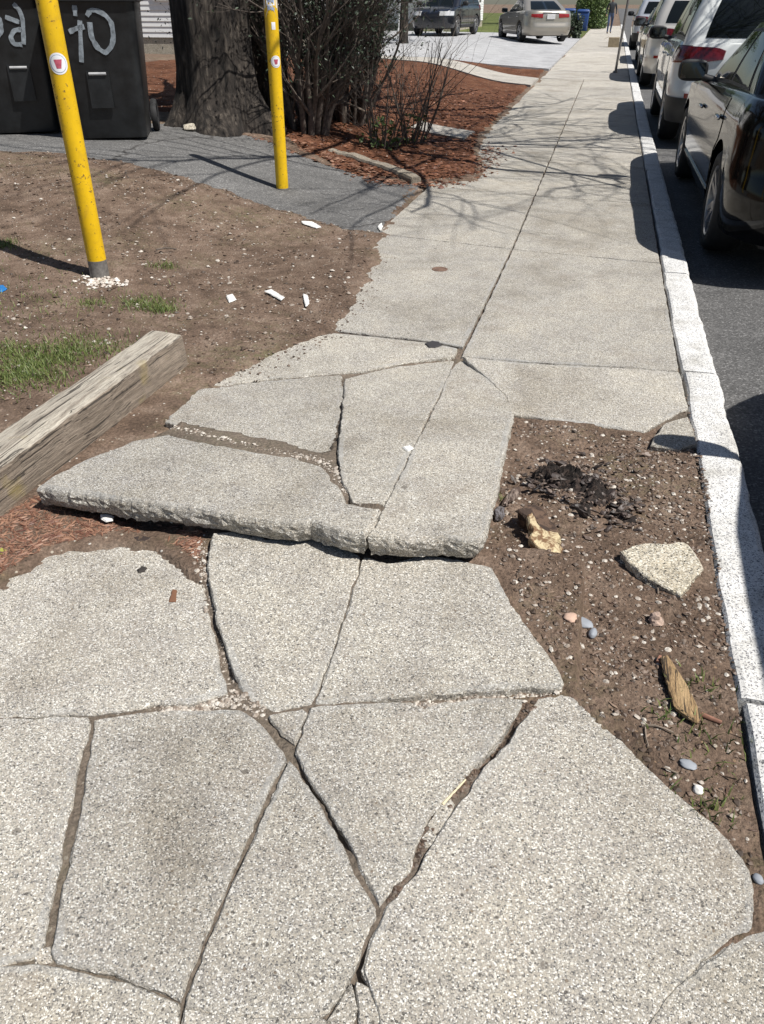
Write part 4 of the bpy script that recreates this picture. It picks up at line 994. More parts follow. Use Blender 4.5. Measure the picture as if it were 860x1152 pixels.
    return t
# ------------------------------------------------------------------ the parked cars
G = 'cars parked along the kerb'
RD = -.105
black, white = flat('black_car_paint', (.003, .003, .0034, 1), .08, 0, 0, .34, .04, 2), paint('white_car_paint', (.62, .64, .63, 1), 0, 1, .4)
champ, pearl = paint('beige_car_paint', (.36, .33, .28, 1), .55, .8, .35), paint('silver_beige_car_paint', (.50, .48, .44, 1), .4, 1, .35)
silver, navy, grey = paint('silver_car_paint', (.5, .52, .55, 1), .5, 1, .35), paint('dark_blue_car_paint', (.012, .014, .02, 1), .3, 1, .3), paint('dark_grey_car_paint', (.05, .05, .055, 1), .4, 1, .3)
ra = at(799, 280, RD)
SEDAN['dm'] = True; SUV['dm'] = True
make_car(SEDAN, 'black sedan parked nearest the camera at the kerb, cut off by the right edge', (ra.x+.83, ra.y+1.40, RD), R(.3), black, G)
rb = at(745, 156, RD)
make_car(SUV, 'white suv with dark rear window, parked just ahead of the nearest black sedan', (rb.x+.86, rb.y+1.38, RD), 0, white, G, lower=M['trim'])
rc_ = at(722, 96, RD)
make_car(SUV, 'silver-beige suv parked ahead of the white suv', (rc_.x+.87, rc_.y+1.38, RD), 0, pearl, G, lower=pearl)
make_car(SEDAN, 'black sedan parked farther up the street, ahead of the silver-beige suv', (1.70, 28.0, RD), 0, black, G)
make_car(SUV, 'silver suv farthest up the street in the row at the kerb', (1.66, 38.5, RD), 0, silver, G, lower=M['trim'])
VAN = dict(SUV); VAN['gh'] = (-2.2, 1.78, -1.9, .9); VAN['belt'] = SUV['belt'][:3]+[(1.5, 1.06), (1.8, 1.02), (2.33, .85)]
make_car(VAN, 'grey van beside the camera, seen only by the shadow it throws on the kerb', (2.155, 1.40, RD), 0, grey, G)
sp_ = gp(590, 50); 
make_car(SEDAN, 'beige sedan parked on the pale parking pad, seen from behind', (sp_.x+.05, sp_.y+2.2, sp_.z+.06), R(21), champ, 'cars on the parking pad')
sd = gp(492, 43)
make_car(SUV, 'dark suv facing the street on the parking pad, half hidden by bare twigs', (sd.x, sd.y+2.2, sd.z+.06), R(172), navy, 'cars on the parking pad', lower=M['trim'])

# ------------------------------------------------------------------ houses beyond the yard
def house(x0, x1, y0, y1, zb, hgt, label, posts):
    t = thing('house', label, 'house', ((x0+x1)/2, (y0+y1)/2, zb)); ox, oy = (x0+x1)/2, (y0+y1)/2
    w = MB(); nb = int(hgt/.115)
    V = []; F = []
    P4 = [(x0, y0), (x1, y0), (x1, y1), (x0, y1)]
    for k in range(nb):
        for z, o in ((.35+k*.115, .018), (.35+k*.115+.112, .004)):
            for (x, y) in P4: V.append((x+(o if x == x1 else -o), y+(o if y == y1 else -o), zb+z))
    for r in range(2*nb-1):
        for i in range(4): F.append((r*4+i, r*4+(i+1) % 4, r*4+4+(i+1) % 4, r*4+4+i))
    w.add(V, F); w.build('wall', M['white_paint'], t)
    f = MB(); f.box((ox, oy, zb+.0), (x1-x0-.02, y1-y0-.02, .72)); f.build('foundation', M['concrete_raw'], t)
    rf = MB(); e = .45; zt = zb+.35+hgt
    rf.add([(x0-e, y0-e, zt), (x1+e, y0-e, zt), (x1+e, y1+e, zt), (x0-e, y1+e, zt), (ox, y0-e, zt+2.6), (ox, y1+e, zt+2.6)], [(0, 4, 5, 3), (1, 2, 5, 4), (0, 1, 4), (3, 5, 2), (3, 2, 1, 0)])
    rf.build('roof', flat('grey_roof_shingle', (.09, .09, .095, 1), .9, var=.4, sc=6), t)
    def win(c, ax, wd=.95, ht=1.45):
        fr = MB(); dx, dy = (wd, .08) if ax == 'y' else (.08, wd)
        for s in (-1, 1):
            fr.box((c[0]+(s*wd/2 if ax == 'y' else 0), c[1]+(0 if ax == 'y' else s*wd/2), c[2]), (.1 if ax == 'y' else .1, .1, ht+.1))
            fr.box((c[0], c[1], c[2]+s*ht/2), (dx if ax == 'y' else .1, .1 if ax == 'y' else dy, .1))
        fr.box((c[0], c[1], c[2]), (dx, dy, .05))
        o = fr.build('window', M['white_paint'], t); pn = MB(); pn.box(c, (wd-.05 if ax == 'y' else .05, .05 if ax == 'y' else wd-.05, ht-.05)); pn.build('pane', M['glass'], o)
    for fl in range(2):
        for k in range(3):
            win((x0+(x1-x0)*(k+.7)/3.3, y0-.01, zb+1.9+fl*2.7), 'y'); win((x1+.01, y0+(y1-y0)*(k+.7)/3.3, zb+1.9+fl*2.7), 'x')
    for (px_, py_) in posts:
        c = MB(); c.box((px_, py_, zb+1.35), (.14, .14, 2.7), None, 0, .01); c.box((px_, py_, zb+.08), (.2, .2, .16), None, 0, .01); c.build('porch_post', M['white_paint'], t)
    if posts:
        xs_ = [p[0] for p in posts]; ys_ = [p[1] for p in posts]; c = MB(); c.box(((min(xs_)+max(xs_))/2, (min(ys_)+y0)/2, zb+2.78), (max(xs_)-min(xs_)+.5, y0-min(ys_)+.3, .16), None, 0, .02); c.build('porch_roof', M['white_paint'], t)
    return t
house(-19, -8.6, 21, 32, .34, 5.6, 'white clapboard house behind the big tree, glimpsed left of its trunk', [])
house(-22, -7.6, 45.5, 55, .2, 5.6, 'white house with porch posts beyond the parking pad', [(-8.0, 43.6), (-10.0, 43.6), (-12.5, 43.6)])

# ------------------------------------------------------------------ far street: post, box, blue carts, walker
sb = at(692, 82); st = thing('sign_post', 'thin dark metal post leaning slightly at the kerb edge of the far sidewalk', 'post', sb)
c = MB(); tip = sb+Vector((.12, .05, 2.5)); c.tube([sb-Vector((0, 0, .2)), sb.lerp(tip, .5), tip], .030, 10); c.build('pole', M['steel'], st, True)
c = MB(); c.lathe([(.06, -.01), (.055, .03), (.034, .045), (.031, .05)], Matrix.Translation(sb), 16); c.build('base_collar', M['steel'], st, True)
xb = at(690, 53); bx = thing('cardboard_box', 'small tan box standing by the kerb behind the leaning post', 'box', xb)
c = MB(); c.box(xb+Vector((0, 0, .16)), (.40, .34, .32), None, 0, .006); c.build('carton', flat('tan_cardboard', (.25, .20, .13, 1), .85, var=.2), bx)
c = MB()
for s in (-1, 1): c.box(xb+Vector((s*.29, 0, .30)), (.19, .34, .006), Matrix.Rotation(s*.5, 4, 'Y'))
c.build('flap', flat('tan_cardboard_flap', (.28, .22, .15, 1), .85), bx)
blue = flat('blue_cart_plastic', (.012, .045, .17, 1), .45, var=.15)
for k, (px, lab) in enumerate(((654, 'blue recycling cart with rounded lid, right one of the two by the hedge'), (639, 'blue recycling cart behind the leafy bush, left one of the two'))):
    b = gp(px, 36-k*2); t = thing('recycling_cart', lab, 'recycling cart', b, 0, 'blue recycling carts')
    c = MB(); c.box(b+Vector((0, 0, .50)), (.58, .66, .98), None, 0, .05, 1.16); c.build('cart_body', blue, t, True)
    c = MB(); c.box(b+Vector((0, 0, 1.05)), (.74, .84, .12), None, 0, .05, .82); c.tube([b+Vector((-.25, .46, 1.02)), b+Vector((.25, .46, 1.02))], .02, 8); c.build('lid', blue, t, True)
    for s in (-1, 1):
        c = MB(); c.lathe([(.0005, -.03), (.13, -.03), (.14, 0), (.13, .03), (.0005, .03)], Matrix.Translation(b+Vector((s*.31, .3, .14))) @ Matrix.Rotation(math.pi/2, 4, 'Y'), 20); c.build('wheel', M['tyre'], t, True)
def walker(base):
    me = bpy.data.meshes.new('person'); J = {}
    pts = dict(pel=(0, 0, .92), ab=(0, -.01, 1.08), ch=(0, 0, 1.28), nk=(0, 0, 1.45), hd0=(0, -.02, 1.53), hd=(0, -.03, 1.64), hd2=(0, -.02, 1.72),
               hl=(-.09, 0, .88), kl=(-.10, -.12, .50), al=(-.10, -.05, .09), tl=(-.11, -.22, .035), hr=(.09, 0, .88), kr=(.10, .02, .49), ar=(.10, .26, .13), tr=(.11, .14, .035),
               sl=(-.18, 0, 1.39), el=(-.25, .06, 1.12), wl=(-.25, -.06, .90), ll=(-.24, -.10, .80), sr=(.18, 0, 1.39), er=(.25, .02, 1.12), wr=(.25, -.12, .92), lr=(.24, -.16, .83))
    rad = dict(pel=(.15, .12), ab=(.14, .11), ch=(.17, .12), nk=(.055, .055), hd0=(.065, .075), hd=(.075, .095), hd2=(.05, .06), hl=.09, kl=.06, al=.042, tl=.04, hr=.09, kr=.06, ar=.042, tr=.04,
               sl=.06, el=.045, wl=.032, ll=.028, sr=.06, er=.045, wr=.032, lr=.028)
    E = [('pel', 'ab'), ('ab', 'ch'), ('ch', 'nk'), ('nk', 'hd0'), ('hd0', 'hd'), ('hd', 'hd2')]+[e for s in 'lr' for e in (('pel', 'h'+s), ('h'+s, 'k'+s), ('k'+s, 'a'+s), ('a'+s, 't'+s), ('ch', 's'+s), ('s'+s, 'e'+s), ('e'+s, 'w'+s), ('w'+s, 'l'+s))]
    K = list(pts); me.from_pydata([pts[k] for k in K], [(K.index(a), K.index(b)) for a, b in E], [])
    o = bpy.data.objects.new('person', me); COL.objects.link(o); md = o.modifiers.new('skin', 'SKIN'); sv = me.skin_vertices[0].data
    for i, k in enumerate(K): r = rad[k]; sv[i].radius = r if isinstance(r, tuple) else (r, r); sv[i].use_root = k == 'pel'
    s2 = o.modifiers.new('sub', 'SUBSURF'); s2.levels = 2; s2.render_levels = 2
    bpy.context.view_layer.update(); dg = bpy.context.evaluated_depsgraph_get(); nm = bpy.data.meshes.new_from_object(o.evaluated_get(dg)); o.modifiers.clear(); o.data = nm
    nm.materials.clear()
    for m_ in (flat('skin', (.35, .2, .14, 1), .6), flat('dark_jacket', (.02, .024, .03, 1), .8), flat('blue_jeans', (.05, .075, .14, 1), .85, var=.2), flat('brown_shoes', (.06, .035, .02, 1), .6), flat('dark_hair', (.02, .014, .01, 1), .7)): nm.materials.append(m_)
    for p in nm.polygons:
        q = p.center; p.use_smooth = True
        arm = abs(q.x) > .19
        p.material_index = 3 if q.z < .10 else (1 if arm and q.z > .90 else (0 if arm else (2 if q.z < .95 else (1 if q.z < 1.47 else (4 if q.z > 1.66 or (q.y > .0 and q.z > 1.55) else 0)))))
    o.location = base; o.rotation_euler.z = R(8); tag(o, 'person in dark jacket and blue jeans walking far up the sidewalk', 'person'); return o
walker(at(685, 38))

# ------------------------------------------------------------------ driveway edging stone
ed = [gp(372, 168, .05), gp(395, 173, .06), gp(420, 181, .07), gp(445, 189, .07), gp(468, 199, .06)]
t = thing('edging_stone', 'low concrete edging between the asphalt driveway and the mulch under the shrubs', 'edging', ed[2])
V = []; F = []; n = 40
for i in range(n+1):
    s = i/n*4; k = min(int(s), 3); p = ed[k].lerp(ed[k+1], s-k); d = (ed[k+1]-ed[k]).normalized(); nn = Vector((d.y, -d.x, 0)); 
    if nn.y > 0: nn = -nn
    e = .012*n1(s*4, 2, 80)
    for off, z in ((.055, -.2), (.055+e, -.02), (.045+e, .0), (-.045, .003), (-.055, -.01), (-.055, -.2)): V.append(p+nn*off+Vector((0, 0, z+.01*n1(s*5, off*9, 81))))
F = [(i*6+k, i*6+k+1, i*6+6+k+1, i*6+6+k) for i in range(n) for k in range(5)]+[(5, 4, 3, 2, 1, 0), tuple(n*6+k for k in range(6))]
mobj('edging', V, F, aggregate('dirty_edging_concrete', (.8, .74, .66, 1), 200, .8, .9), t)

# ------------------------------------------------------------------ loose things on the ground
LUMPS = []
def plate(name, label, cat, pts, top, th, m, step=.01, rough=.003, under=.004, group=None, tilt=(0, 0)):
    P = [at(px, py, top) for px, py in pts]; cx_, cy_ = sum(p.x for p in P)/len(P), sum(p.y for p in P)/len(P)
    pl = (top-tilt[0]*cx_-tilt[1]*cy_, tilt[0], tilt[1])
    o = slab(name, [on_plane(px, py, pl) for px, py in pts], pl, th, rough, m, hash(name) % 50+len(pts), .001, step, under, True, None, .003)
    return tag(o, label, cat, group)
plate('concrete_rubble', 'pale angular chunk of broken concrete lying on the bare soil', 'concrete chunk', [(700, 619), (722, 612), (745, 610), (770, 611), (782, 618), (790, 640), (778, 655), (765, 669), (740, 656), (722, 645), (708, 633)], .022, .06, M['concrete_raw'], .012, .006, .012, None, (-.03, .06))
tan_wood = wood('tan_wood', (.22, .13, .06, 1), (.46, .32, .17, 1), (6, .7, 6), 2)
plate('wood_splinter', 'long flat tan splinter of wood lying on the soil near the kerb', 'wood piece', [(744, 738), (751, 736), (760, 750), (772, 768), (782, 788), (789, 806), (785, 812), (772, 803), (761, 793), (755, 778), (749, 760)], .022, .014, tan_wood, .008, .002)
def lump(name, label, cat, px, py, dims, m, rz=0, seed=0, z0=None, amp=.3, sub=3, group=None, flatk=1., tilt=0):
    b = at(px, py, 0); z = gz(b.x, b.y) if z0 is None else z0; b = at(px, py, z); bm = bmesh.new(); bmesh.ops.create_icosphere(bm, subdivisions=sub, radius=1)
    Mx = Matrix.Rotation(rz, 3, 'Z') @ Matrix.Rotation(tilt, 3, 'X')
    for v in bm.verts:
        c = v.co.copy(); f = 1+amp*n1(c.x*1.3+seed, c.y*1.3+c.z*1.7, 85)+amp*.5*n1(c.x*3+seed, c.y*3-c.z*4, 86)+amp*.3*n1(c.x*8+seed, c.y*8+c.z*8, 87)
        v.co = Mx @ Vector((c.x*f*dims[0], c.y*f*dims[1], c.z*f*dims[2]))+b+Vector((0, 0, dims[2]*.55))
    bm.verts.index_update(); o = mobj(name, [v.co-b for v in bm.verts], [tuple(v.index for v in f.verts) for f in bm.faces], m, None, sub > 2 and amp < .25); bm.free(); o.location = b
    return tag(o, label, cat, group)
for px, py, dm, lab in ((258, 145, (.16, .10, .05), 'flat pale broken slab piece at the right foot of the big tree'), (216, 147, (.09, .07, .04), 'small pale rubble piece at the left foot of the big tree'), (281, 147, (.10, .08, .045), 'pale rubble piece between the big tree and the post on the driveway')):
    q_ = gp(px, py); LUMPS.append((lab, q_, dm))
slate = flat('blue_grey_stone', (.26, .28, .31, 1), .7, var=.15); pinkst = flat('pinkish_stone', (.48, .33, .25, 1), .8, var=.2); whitest = flat('white_stone', (.68, .66, .62, 1), .8, var=.15, sc=60)
lump('stone', 'flat blue-grey stone on the soil, larger of the pair', 'stone', 656, 702, (.029, .019, .009), slate, -.5, 1, None, .12)
lump('stone', 'small oval grey stone just below the flat blue-grey one', 'stone', 667, 714, (.012, .018, .010), slate, -.2, 2, None, .1)
lump('stone', 'pinkish stone touching the upper left of the flat blue-grey stone', 'stone', 642, 696, (.018, .018, .009), pinkst, .4, 3, None, .15)
lump('stone', 'striped knobbly pinkish stone between the concrete chunk and the wood splinter', 'stone', 737, 700, (.022, .018, .018), flat('banded_stone', (.34, .25, .2, 1), .8, var=.5, sc=70), .3, 4, None, .3)
lump('stone', 'flat greyish stone near the lower end of the soil strip', 'stone', 774, 861, (.019, .012, .006), slate, -.2, 5, None, .12)
lump('stone', 'rounded white stone below the flat greyish stone', 'stone', 785, 890, (.011, .012, .009), whitest, .2, 6, None, .12)
lump('stone', 'white stone on the soil beside the lifted slab corner', 'stone', 547, 621, (.016, .013, .010), whitest, .6, 7, None, .2)
lump('stone', 'small grey stone at the joint between soil and front slab, nearest the kerb', 'stone', 853, 990, (.009, .011, .006), slate, .6, 8, None, .12)
for k, (lab, q_, dm) in enumerate(LUMPS):
    o = lump('concrete_rubble', lab, 'concrete chunk', 430, 600, dm, M['concrete_raw'], .3*k, 60+k, 0, .3, 3); o.location = q_
rot = leafm('rotten_dark_wood', (.014, .010, .009, 1), (.075, .055, .047, 1))
def woodmix(name, a, b_, sc, th):
    m, nt, p = nmat(name); n = noise(nt, pos(nt, True), sc, 6, .7, .6); L(nt, ramp(nt, n.outputs[0], [(th-.05, a), (th+.05, b_)]), p.inputs['Base Color']); p.inputs['Roughness'].default_value = .9; bump(nt, p, n.outputs[0], .8, .02); return m
bw = at(609, 600); t = thing('broken_wood', 'broken chunk of wood with a pale cream face beside the dark rotten stump', 'wood piece', (bw.x, bw.y, 0))
def wchunk(name, pts, top, th, m, tilt):
    P = [at(px, py, top) for px, py in pts]; cx_, cy_ = sum(p.x for p in P)/len(P), sum(p.y for p in P)/len(P); pl = (top-tilt[0]*cx_-tilt[1]*cy_, tilt[0], tilt[1])
    o = slab(name, [on_plane(px, py, pl) for px, py in pts], pl, th, .005, m, len(pts), .001, .006, .012, True, None, .006); o.parent = t; o.location = -t.location
cream = woodmix('cream_rotten_wood', (.58, .48, .30, 1), (.20, .115, .06, 1), 34, .52)
wchunk('pale_face', [(593, 579), (598, 576), (602, 586), (608, 594), (617, 597), (628, 599), (632, 606), (626, 609), (633, 618), (630, 623), (618, 621), (608, 617), (601, 611), (596, 604), (600, 596), (595, 588)], .045, .05, cream, (-.25, .35))
wchunk('bark_back', [(584, 573), (592, 566), (603, 566), (614, 572), (620, 582), (626, 592), (629, 599), (618, 598), (608, 595), (601, 587), (595, 583)], .05, .055, woodmix('dark_wet_bark', (.12, .075, .05, 1), (.045, .028, .02, 1), 26, .5), (-.2, .1))
lump('broken_wood', 'dark grey end of rotten wood against the right edge of the lifted slab', 'wood piece', 562, 582, (.018, .035, .022), woodmix('grey_rotten_wood', (.16, .15, .16, 1), (.05, .04, .035, 1), 30, .5), -.1, 10, None, .3, 3)
lump('broken_wood', 'brown-grey slat of rotten wood leaning behind the dark grey end', 'wood piece', 575, 563, (.016, .062, .022), woodmix('brown_rotten_wood', (.24, .19, .16, 1), (.07, .045, .035, 1), 24, .5), -.28, 11, None, .3, 3)
# decayed stump: a ragged mound of dark shards
sx = at(655, 552); t = thing('rotten_stump', 'dark crumbling remains of a tree stump in the soil opening', 'stump', (sx.x, sx.y, gz(sx.x, sx.y)))
def shards(name, N, cs, lo, hi, m, par, seed):
    rs = random.Random(seed); mb = MB()
    for i in range(N):
        px, py, sxp, syp, hh = rs.choice(cs); p = at(px+rs.gauss(0, sxp), py+rs.gauss(0, syp)); z = gz(p.x, p.y)+rs.uniform(-.004, hh)
        d = (rs.uniform(lo, hi), rs.uniform(lo, hi)*.45, rs.uniform(lo, hi)*.35); Mx = Matrix.Rotation(rs.uniform(-.6, .9), 4, 'Z') @ Matrix.Rotation(rs.uniform(-.7, .7), 4, 'Y') @ Matrix.Rotation(rs.uniform(-.7, .7), 4, 'X')
        bm = bmesh.new(); bmesh.ops.create_icosphere(bm, subdivisions=2, radius=1); k = rs.uniform(0, 99)
        for v in bm.verts:
            c = v.co.copy(); f = 1+.55*n1(c.x*1.6+k, c.y*1.6+c.z, 88)+.3*n1(c.x*4+k, c.y*4-c.z*3, 89); v.co = Mx @ Vector((c.x*d[0]*f, c.y*d[1]*f, c.z*d[2]*f))
        bm.verts.index_update(); mb.add([v.co+Vector((p.x, p.y, z)) for v in bm.verts], [tuple(v.index for v in f.verts) for f in bm.faces]); bm.free()
    mb.build(name, m, par)['kind'] = 'stuff'
CS = [(640, 543, 22, 12, .035), (668, 560, 18, 12, .03), (612, 540, 10, 9, .035), (700, 582, 11, 8, .02)]
LOBES = [(at(640, 545), .075, .06), (at(672, 562), .055, .048), (at(612, 541), .045, .05), (at(700, 583), .045, .036), (at(655, 575), .04, .02)]
def stump_z(x, y):
    h = sum(hh*np.exp(-((x-p.x)**2+(y-p.y)**2*1.3)/(r*r)) for p, r, hh in LOBES)
    rg = 1-np.abs(fbm(x*26+y*9, y*34-x*6, 101, 5)); cut = np.abs(fbm(x*60, y*60, 105, 3))
    return ground_z(x, y)-.012+h*(.25+1.15*rg**2)-.018*cut*np.clip(h/.03, 0, 1)+.006*fbm(x*90, y*90, 107)
hx, hy = LOBES[0][0].x, LOBES[0][0].y
sm_ = field('stump_mass', np.arange(hx-.24, hx+.30, .0032), np.arange(hy-.26, hy+.2, .0032), stump_z, woodmix('decayed_stump', (.016, .011, .009, 1), (.062, .042, .033, 1), 42, .55), None)
sm_.parent = t; sm_.location = -t.location
shards('rotten_core', 70, CS, .008, .030, rot, t, 3)
shards('bark_shards', 260, CS+[(690, 560, 20, 20, .012), (650, 560, 40, 26, .012)], .004, .018, leafm('bark_crumbs', (.035, .025, .02, 1), (.17, .125, .10, 1)), t, 4)
def stick(label, pts, r, m, name='twig', z=.006):
    P = []
    for px, py in pts:
        p = at(px, py); p = at(px, py, gz(p.x, p.y)+z); P.append(p)
    o = MB(); o.tube([p-P[0] for p in P], [r*(1-.35*i/(len(P)-1)) for i in range(len(P))], 7, 0, True, .2, len(label)); ob = o.build(name, m, None, True); ob.location = P[0]
    return tag(ob, label, 'twig')
redst = flat('red_brown_twig', (.22, .11, .075, 1), .85, var=.3, sc=60)
stick('short thick red-brown stick at the lower end of the tan splinter', [(789, 803), (800, 808), (812, 813)], .0065, redst)
stick('small red-brown stick at the upper tip of the tan splinter', [(740, 745), (743, 738)], .006, redst)
stick('thin pale curved twig on the soil left of the red-brown stick', [(722, 816), (737, 816), (749, 820), (758, 824)], .0028, M['twig'])
stick('thin pale bent twig pointing down beside the curved twig', [(726, 818), (727, 830), (730, 840)], .0022, M['twig'])
stick('straight pale twig near the edge of the big front slab', [(747, 863), (763, 870)], .0025, M['twig'])
stick('pale upright twig below the concrete chunk', [(740, 656), (741, 668)], .003, M['twig'])
stick('pale straw lying in the diagonal crack', [(498, 905), (524, 877)], .003, flat('pale_straw', (.6, .52, .36, 1), .8))
stick('pale stick lying across the leaf litter under the dark shrubs', [(381, 112), (400, 120), (418, 128)], .012, M['twig'], 'twig', .1)
stick('dark twig on the dirt yard right of the yellow post', [(176, 281), (186, 279), (199, 280)], .006, M['stem'])
# iron cover, tar, scraps
p = at(495, 303); t = thing('valve_cover', 'small round rusty cover set in the sidewalk', 'cover', (p.x, p.y, 0)); c = MB(); c.lathe([(.0005, .003), (.03, .003), (.032, .001), (.038, .001), (.04, .003), (.05, .003), (.053, -.02)], Matrix.Translation(p), 40)
c.build('cover_plate', flat('rusty_iron', (.14, .085, .06, 1), .8, var=.4, sc=80), t)
plate('dead_leaf', 'flat dark dead leaf lying on the transverse joint', 'leaf', [(478, 386), (486, 383), (494, 384), (497, 388), (490, 390), (483, 390)], .006, .003, flat('dark_leaf', (.03, .028, .03, 1), .8), .01, .002)
plate('dead_leaf', 'dark curled leaf on the edge of the left front slab', 'leaf', [(150, 604), (160, 602), (170, 605), (163, 609), (154, 609)], .012, .003, flat('dark_brown_leaf', (.03, .02, .016, 1), .8), .01, .002)
plate('dead_leaf', 'narrow brown leaf on the left front slab near the dark crack', 'leaf', [(191, 676), (195, 662), (199, 663), (198, 676)], .006, .003, flat('brown_leaf', (.16, .075, .04, 1), .8), .01, .002)
plate('dead_leaf', 'small dark leaf on the left front slab above the brown one', 'leaf', [(154, 640), (160, 636), (165, 638), (162, 642), (155, 643)], .006, .003, flat('blackish_leaf', (.03, .025, .022, 1), .8), .01, .002)
plate('leaf', 'yellow-green leaf at the left edge of the photo below the timber', 'leaf', [(-6, 622), (2, 616), (10, 619), (4, 626), (-6, 631)], .02, .003, flat('yellow_green_leaf', (.3, .30, .06, 1), .6), .01, .002)
for pts, lab, zt in (([(112, 579), (120, 577), (128, 580), (126, 584), (119, 585), (114, 583)], 'crumpled white paper scrap on the red-brown litter by the lifted slab', .03),
                 ([(187, 583), (194, 580), (199, 582), (193, 587)], 'tiny white scrap in the shadow under the lifted slab', .03),
                 ([(453, 502), (461, 500), (466, 503), (459, 507)], 'small white scrap on the centre joint of the lifted slab', .09),
                 ([(255, 332), (262, 330), (266, 336), (258, 339)], 'white folded scrap on the dirt yard, left of the long pale strip', .03),
                 ([(298, 327), (306, 325), (320, 334), (317, 337)], 'long pale paper strip on the dirt yard', .03),
                 ([(341, 330), (346, 331), (348, 341), (344, 344)], 'upright white curl of paper on the dirt yard nearest the sidewalk', .03),
                 ([(339, 248), (352, 249), (362, 255), (356, 256), (341, 251)], 'pale strip of paper at the edge of the driveway', .03),
                 ([(425, 255), (429, 250), (431, 254), (428, 259)], 'small white scrap where driveway and sidewalk meet', .015)):
    plate('paper_scrap', lab, 'paper scrap', pts, zt, .004, M['paper'], .01, .003)
plate('plastic_scrap', 'bright blue plastic scrap on the dirt at the left edge of the photo', 'plastic scrap', [(-4, 321), (4, 320), (8, 324), (2, 328), (-4, 327)], .03, .006, flat('blue_plastic', (.02, .16, .42, 1), .4), .01, .002)

# ------------------------------------------------------------------ loose stuff: pebbles, chips, litter, grass
OCT = np.array([(1, 0, 0), (0, 1, 0), (-1, 0, 0), (0, -1, 0), (0, 0, 1), (0, 0, -1), (.62, .62, .3), (-.6, .62, -.2), (-.62, -.6, .35), (.6, -.62, .1)], float)
OF = [(0, 6, 4), (6, 1, 4), (1, 2, 4), (2, 8, 4), (8, 3, 4), (3, 0, 4), (6, 0, 5), (1, 6, 5), (7, 1, 5), (2, 7, 5), (1, 7, 2), (8, 2, 5), (3, 8, 5), (9, 3, 5), (0, 9, 5), (0, 3, 9)]
def scatter(name, m, X, Y, Z, s0, s1, flatz=.6, asp=.6, label=None, cat='debris', lift=.3, skew=2.5):
    av = 1-asp if asp > .25 else .12
    n = len(X); sz = s0+(s1-s0)*rng.random(n)**skew
    d = np.stack([sz, sz*(asp+av*rng.random(n)), sz*flatz*(.6+.6*rng.random(n))], 1)
    V = OCT[None]*(1+.28*(rng.random((n, 10, 3))-.5))*d[:, None, :]
    tl = (rng.random(n)-.5)*.9; c, s = np.cos(tl)[:, None], np.sin(tl)[:, None]; y = V[:, :, 1]*c-V[:, :, 2]*s; z = V[:, :, 1]*s+V[:, :, 2]*c
    a = rng.random(n)*6.283; c, s = np.cos(a)[:, None], np.sin(a)[:, None]
    x2 = V[:, :, 0]*c-y*s; y2 = V[:, :, 0]*s+y*c
    P = np.stack([x2+X[:, None], y2+Y[:, None], z+Z[:, None]+(lift*d[:, 2])[:, None]], 2).reshape(-1, 3)
    F = [tuple(i*10+k for k in f) for i in range(n) for f in OF]
    o = mobj(name, P.tolist(), F, m, None, False, 'stuff'); tag(o, label or name.replace('_', ' '), cat, None, 'stuff'); return o
def cloud(N, pts, inside=None):
    P = [at(*p) for p in pts]; x0, x1, y0, y1 = min(p.x for p in P), max(p.x for p in P), min(p.y for p in P), max(p.y for p in P); X = []; Y = []; c = 0
    while c < N:
        x = x0+(x1-x0)*rng.random(N*2); y = y0+(y1-y0)*rng.random(N*2); k = (sdist(P, x, y) > 0) & (fbm(x*5, y*5, 55)+.5 > .9*rng.random(len(x))); X.append(x[k]); Y.append(y[k]); c += int(k.sum())
        if k.sum() == 0: break
    return np.concatenate(X)[:N], np.concatenate(Y)[:N]
PITP = [(577, 470), (725, 490), (740, 505), (783, 505), (800, 600), (826, 770), (846, 900), (858, 980), (848, 990), (800, 922), (700, 832), (645, 778), (636, 766), (560, 645), (545, 625), (560, 560)]
YARD = [(-60, 175), (90, 176), (200, 203), (330, 240), (424, 264), (410, 300), (390, 340), (362, 370), (260, 414), (220, 432), (216, 385), (180, 372), (0, 490), (-120, 560)]
POCK = [(-20, 600), (43, 560), (110, 568), (200, 590), (228, 602), (224, 636), (205, 618), (170, 604), (130, 602), (60, 618), (0, 652), (-40, 660)]
def gsc(name, m, N, reg, *a, **k):
    X, Y = cloud(N, reg); Z = ground_z(X, Y); scatter(name, m, X, Y, Z, *a, **k)
gsc('pebbles', M['pebble'], 1600, PITP, .0016, .011, label='pale pebbles strewn over the soil opening by the kerb', cat='pebbles', skew=3.4)
gsc('soil_clods', M['clod'], 4500, PITP, .002, .011, label='crumbs of brown soil in the opening by the kerb', cat='soil', skew=2.5)
gsc('pebbles', M['pebble'], 2400, YARD, .003, .017, label='pale pebbles strewn over the dirt yard', cat='pebbles', skew=5)
gsc('soil_clods', M['clod'], 6000, YARD, .003, .016, label='crumbs of brown soil on the dirt yard', cat='soil')
gsc('dry_litter', M['needle'], 3600, POCK, .004, .02, .12, .12, label='red-brown dry litter in the pocket under the lifted slab', cat='litter', lift=1.2)
gsc('dry_litter', M['splinter'], 900, YARD, .006, .03, .12, .12, label='dry straw bits over the dirt yard', cat='litter', lift=1.)
gsc('dry_litter', M['splinter'], 700, PITP, .003, .016, .15, .14, label='dry splinters over the soil opening', cat='litter', lift=1.)
X = b1.x+.07+rng.normal(0, .075, 150); Y = b1.y-.085+rng.normal(0, .05, 150); scatter('white_pebbles', M['white_gravel'], X, Y, ground_z(X, Y), .006, .018, label='white pebbles heaped round the foot of the left yellow post', cat='pebbles', skew=1.2)
